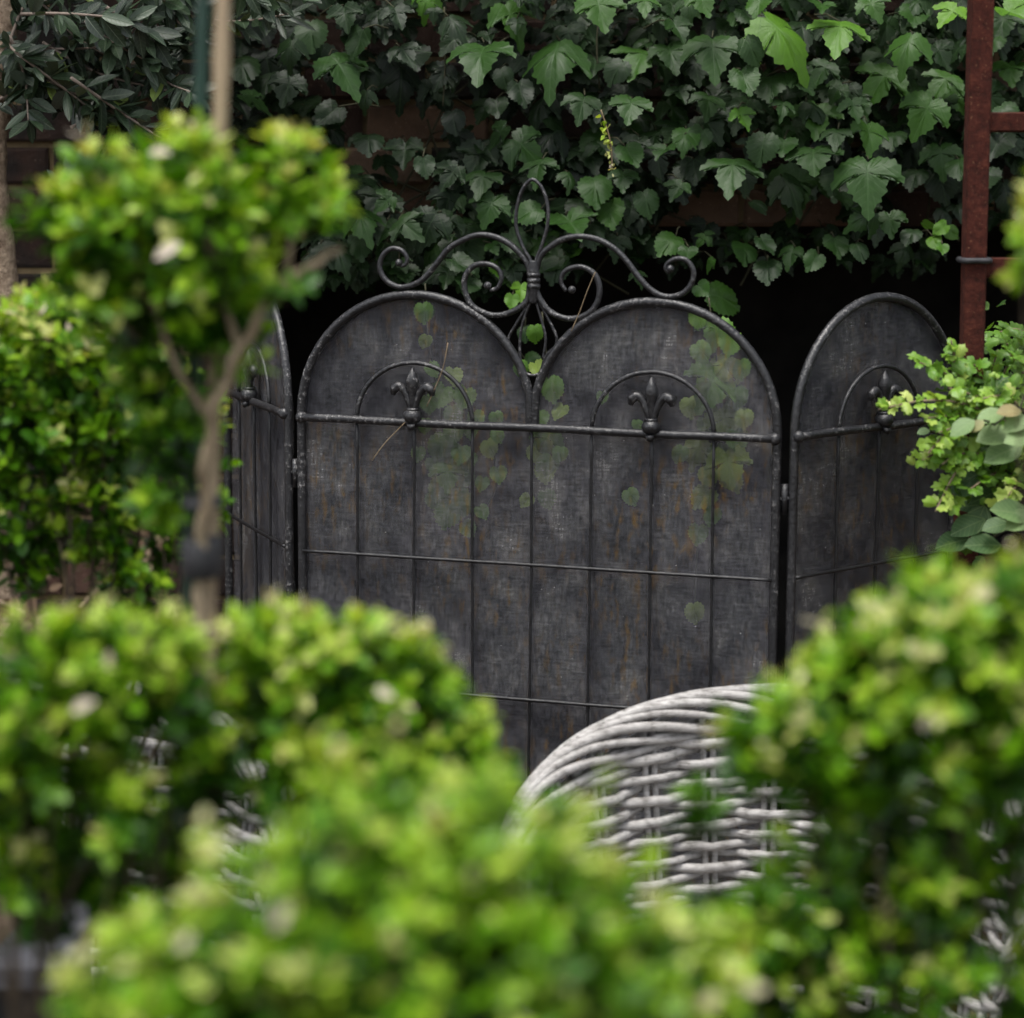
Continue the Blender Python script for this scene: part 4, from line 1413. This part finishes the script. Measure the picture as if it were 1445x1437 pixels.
# A: trained tree at upper left
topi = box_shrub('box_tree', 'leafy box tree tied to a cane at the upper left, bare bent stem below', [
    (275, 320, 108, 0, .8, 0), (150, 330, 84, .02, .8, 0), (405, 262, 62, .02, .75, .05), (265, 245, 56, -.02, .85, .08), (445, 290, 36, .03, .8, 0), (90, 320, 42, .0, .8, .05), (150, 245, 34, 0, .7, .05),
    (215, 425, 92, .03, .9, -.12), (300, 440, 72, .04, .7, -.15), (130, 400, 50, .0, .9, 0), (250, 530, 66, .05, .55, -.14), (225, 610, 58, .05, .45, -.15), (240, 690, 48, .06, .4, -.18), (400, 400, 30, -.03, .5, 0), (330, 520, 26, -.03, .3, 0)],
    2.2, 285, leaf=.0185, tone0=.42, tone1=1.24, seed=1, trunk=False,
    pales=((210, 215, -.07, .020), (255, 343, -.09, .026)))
m = MB()
bent = [A3(at(285, 1100, 2.2)[0], 2.2, 0.0), at(284, 1250, 2.2), at(284, 1000, 2.2), at(283, 820, 2.2), at(288, 720, 2.19), at(298, 600, 2.19), at(335, 505, 2.18), at(385, 420, 2.18), at(450, 368, 2.2), at(482, 350, 2.22)]
bent = spline(bent, 9)
bent = bent + .0022 * np.sin(np.arange(len(bent)) * .9)[:, None] * A3(1, .4, 0)
m.tube(bent, np.interp(np.linspace(0, 1, len(bent)), [0, .6, .8, 1], [.0056, .0054, .0046, .0018]) * (1 + .10 * np.sin(np.arange(len(bent)) * 1.1) + .08 * np.sin(np.arange(len(bent)) * 2.7)), 9)
m.build('stem', M['bark'], topi)
for L in ([(300, 595), (250, 520), (215, 430), (150, 340)], [(340, 500), (320, 440), (290, 340), (270, 250)], [(400, 410), (410, 340), (405, 270)]):
    m = MB(); m.tube(spline([at(x, y, 2.21) for x, y in L], 5), np.linspace(.0042, .0015, 16), 6); m.build('branch', M['bark'], topi)

ca, cb = at(318, -120, 2.24), at(291, 1010, 2.24)
dv = (cb - ca) / (cb[2] - ca[2])
m = MB()
cp = [ca + dv * (z - ca[2]) for z in np.linspace(ca[2], 0, 60)]
cr_ = 0.0064 + 0.0014 * (np.abs(((np.linspace(0, 1, 60) * 14) % 1) - .5) > .44)
m.tube(cp, cr_, 10)
tag(m.build('bamboo_cane', M['bamboo']), 'tan bamboo cane standing upright through the box tree', 'cane')
m = MB()
sa, sb_ = at(290, -120, 2.30), at(262, 1010, 2.30)
dv2 = (sb_ - sa) / (sb_[2] - sa[2])
sp_ = [sa + dv2 * (z - sa[2]) for z in np.linspace(sa[2], 0, 40)]
m.tube(sp_, 0.0058 + .0005 * (np.arange(40) % 2), 8)
tag(m.build('green_stake', M['green_plastic']), 'dark green plastic plant stake beside the bamboo cane', 'stake')
for (py, hh, lab) in ((785, 0.033, 'wide black rubber tie around the bent stem and cane'), (708, 0.006, 'thin black tie around the bent stem above the wide tie')):
    m = MB(); c0 = at(285, py, 2.22)
    prof = [A3(math.cos(a) * .018, math.sin(a) * .030, 0) for a in np.linspace(0, 2 * math.pi, 25)[:-1]]
    V, Fc = [], []
    for zi, (z, k) in enumerate(((-hh / 2, .97), (-hh / 2 + .002, 1.03), (hh / 2 - .002, 1.03), (hh / 2, .97))):
        V += [c0 + q * k + A3(0, 0, z) for q in prof]
    for zi in range(3):
        Fc += [(zi * 24 + i, zi * 24 + (i + 1) % 24, (zi + 1) * 24 + (i + 1) % 24, (zi + 1) * 24 + i) for i in range(24)]
    Fc += [tuple(range(23, -1, -1)), tuple(72 + i for i in range(24))]
    m.add(V, Fc)
    tag(m.build('plant_tie', M['rubber']), lab, 'tie')

# B: finer shrub at mid left
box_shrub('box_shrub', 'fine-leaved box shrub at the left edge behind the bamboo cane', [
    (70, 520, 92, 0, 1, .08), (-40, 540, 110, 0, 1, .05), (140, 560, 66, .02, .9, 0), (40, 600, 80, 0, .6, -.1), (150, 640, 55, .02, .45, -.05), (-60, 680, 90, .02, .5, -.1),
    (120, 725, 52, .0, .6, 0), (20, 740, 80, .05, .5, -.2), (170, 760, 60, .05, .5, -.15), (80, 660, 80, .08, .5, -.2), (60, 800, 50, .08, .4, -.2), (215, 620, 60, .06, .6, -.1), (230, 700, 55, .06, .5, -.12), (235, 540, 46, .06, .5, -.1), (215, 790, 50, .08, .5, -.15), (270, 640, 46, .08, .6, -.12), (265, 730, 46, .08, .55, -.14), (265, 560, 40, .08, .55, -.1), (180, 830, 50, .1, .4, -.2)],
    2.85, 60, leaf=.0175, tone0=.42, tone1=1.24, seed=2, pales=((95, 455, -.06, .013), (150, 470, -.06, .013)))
dl = Foliage('box', M['dead'])
dn = empty('withered_branch', (at(60, 850, 3.15)[0], 3.15, 0), 'withered brown leaves on a dry branch under the left box shrub', 'branch')
for (px, py, w, tn) in ((205, 800, 40, .9), (214, 760, 34, .7), (190, 815, 34, 1.1), (20, 860, 44, .8), (50, 880, 40, .9), (5, 890, 46, .9), (170, 830, 34, .6), (60, 830, 30, .5), (200, 730, 26, .6), (100, 860, 34, .7), (140, 880, 34, .9), (230, 860, 30, .8), (30, 780, 26, .5)):
    for _ in range(3):
        Y = rng.uniform(3.05, 3.2)
        dl.leaf(at(px + rng.normal(0, 8), py + rng.normal(0, 8), Y), A3(rng.normal(), rng.normal() * .4, rng.normal()), A3(rng.normal(0, .5), -.8, .5), w * Y / FPX * rng.uniform(.7, 1.2), tn + rng.normal(0, .3))
dl.finish(dn, 300)
m = MB()
m.tube(spline([A3(at(60, 850, 3.15)[0], 3.15, 0), at(80, 1000, 3.15), at(100, 880, 3.15), at(205, 770, 3.14)], 6), np.linspace(.009, .003, 19), 6)
m.tube(spline([at(95, 920, 3.15), at(40, 870, 3.14), at(0, 850, 3.13)], 6), np.linspace(.006, .003, 13), 6)
m.build('branch', M['bark'], dn)

# C: lower left
box_shrub('box_shrub', 'box shrub at the lower left with one pale leaf', [
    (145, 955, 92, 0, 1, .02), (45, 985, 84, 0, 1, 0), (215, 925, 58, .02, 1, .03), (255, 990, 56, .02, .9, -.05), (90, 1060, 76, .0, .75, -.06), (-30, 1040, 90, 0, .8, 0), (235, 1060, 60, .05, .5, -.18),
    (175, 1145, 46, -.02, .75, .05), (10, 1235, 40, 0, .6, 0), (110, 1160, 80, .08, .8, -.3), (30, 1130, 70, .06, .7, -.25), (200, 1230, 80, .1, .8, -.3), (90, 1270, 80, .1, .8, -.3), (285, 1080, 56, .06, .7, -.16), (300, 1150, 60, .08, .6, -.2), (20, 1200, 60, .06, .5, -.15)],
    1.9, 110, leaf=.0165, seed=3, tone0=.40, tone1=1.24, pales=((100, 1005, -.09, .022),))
# D: middle
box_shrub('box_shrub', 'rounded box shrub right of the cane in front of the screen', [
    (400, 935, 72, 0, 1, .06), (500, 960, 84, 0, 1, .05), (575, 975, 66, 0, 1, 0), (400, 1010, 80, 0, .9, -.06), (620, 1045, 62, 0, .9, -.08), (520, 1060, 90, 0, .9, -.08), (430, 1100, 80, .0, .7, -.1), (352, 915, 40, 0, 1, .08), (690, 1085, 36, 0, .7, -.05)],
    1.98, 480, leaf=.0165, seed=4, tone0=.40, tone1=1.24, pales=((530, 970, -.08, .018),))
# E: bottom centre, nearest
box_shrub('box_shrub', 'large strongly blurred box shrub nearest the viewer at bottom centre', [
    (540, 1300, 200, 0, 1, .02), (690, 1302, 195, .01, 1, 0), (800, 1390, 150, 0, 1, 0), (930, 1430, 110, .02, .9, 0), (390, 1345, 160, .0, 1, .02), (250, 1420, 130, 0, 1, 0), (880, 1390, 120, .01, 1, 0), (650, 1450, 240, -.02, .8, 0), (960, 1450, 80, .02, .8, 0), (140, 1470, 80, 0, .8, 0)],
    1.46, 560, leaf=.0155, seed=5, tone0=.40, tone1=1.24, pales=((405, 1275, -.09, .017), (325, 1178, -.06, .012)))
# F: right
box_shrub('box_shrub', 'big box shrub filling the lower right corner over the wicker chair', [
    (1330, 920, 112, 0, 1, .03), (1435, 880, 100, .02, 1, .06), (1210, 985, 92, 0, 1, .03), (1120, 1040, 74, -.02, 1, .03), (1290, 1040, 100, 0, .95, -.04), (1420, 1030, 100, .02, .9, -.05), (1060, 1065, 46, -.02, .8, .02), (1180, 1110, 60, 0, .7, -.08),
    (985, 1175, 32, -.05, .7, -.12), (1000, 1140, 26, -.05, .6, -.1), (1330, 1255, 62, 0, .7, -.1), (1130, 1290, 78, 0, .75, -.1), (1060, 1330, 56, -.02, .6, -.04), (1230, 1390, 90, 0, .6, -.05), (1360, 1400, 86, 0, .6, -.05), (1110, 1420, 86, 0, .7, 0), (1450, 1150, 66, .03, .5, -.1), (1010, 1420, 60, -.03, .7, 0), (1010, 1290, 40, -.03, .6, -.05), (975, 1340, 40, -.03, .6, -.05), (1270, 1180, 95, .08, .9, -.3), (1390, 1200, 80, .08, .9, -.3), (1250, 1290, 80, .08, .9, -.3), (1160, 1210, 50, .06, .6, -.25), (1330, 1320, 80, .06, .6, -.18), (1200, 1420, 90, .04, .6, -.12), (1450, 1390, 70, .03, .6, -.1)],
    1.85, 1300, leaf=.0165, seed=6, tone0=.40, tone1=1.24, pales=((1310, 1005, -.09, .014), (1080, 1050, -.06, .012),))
# G: sprig at the right edge
box_shrub('box_shrub', 'small bright box sprig reaching in at the right edge beside the trellis', [
    (1500, 335, 58, 0, .9, .1), (1452, 320, 22, -.02, .8, .15), (1448, 368, 20, 0, .7, .15), (1560, 330, 110, .05, .8, 0)],
    2.05, 1560, leaf=.019, seed=7, tone0=.5, tone1=1.1)
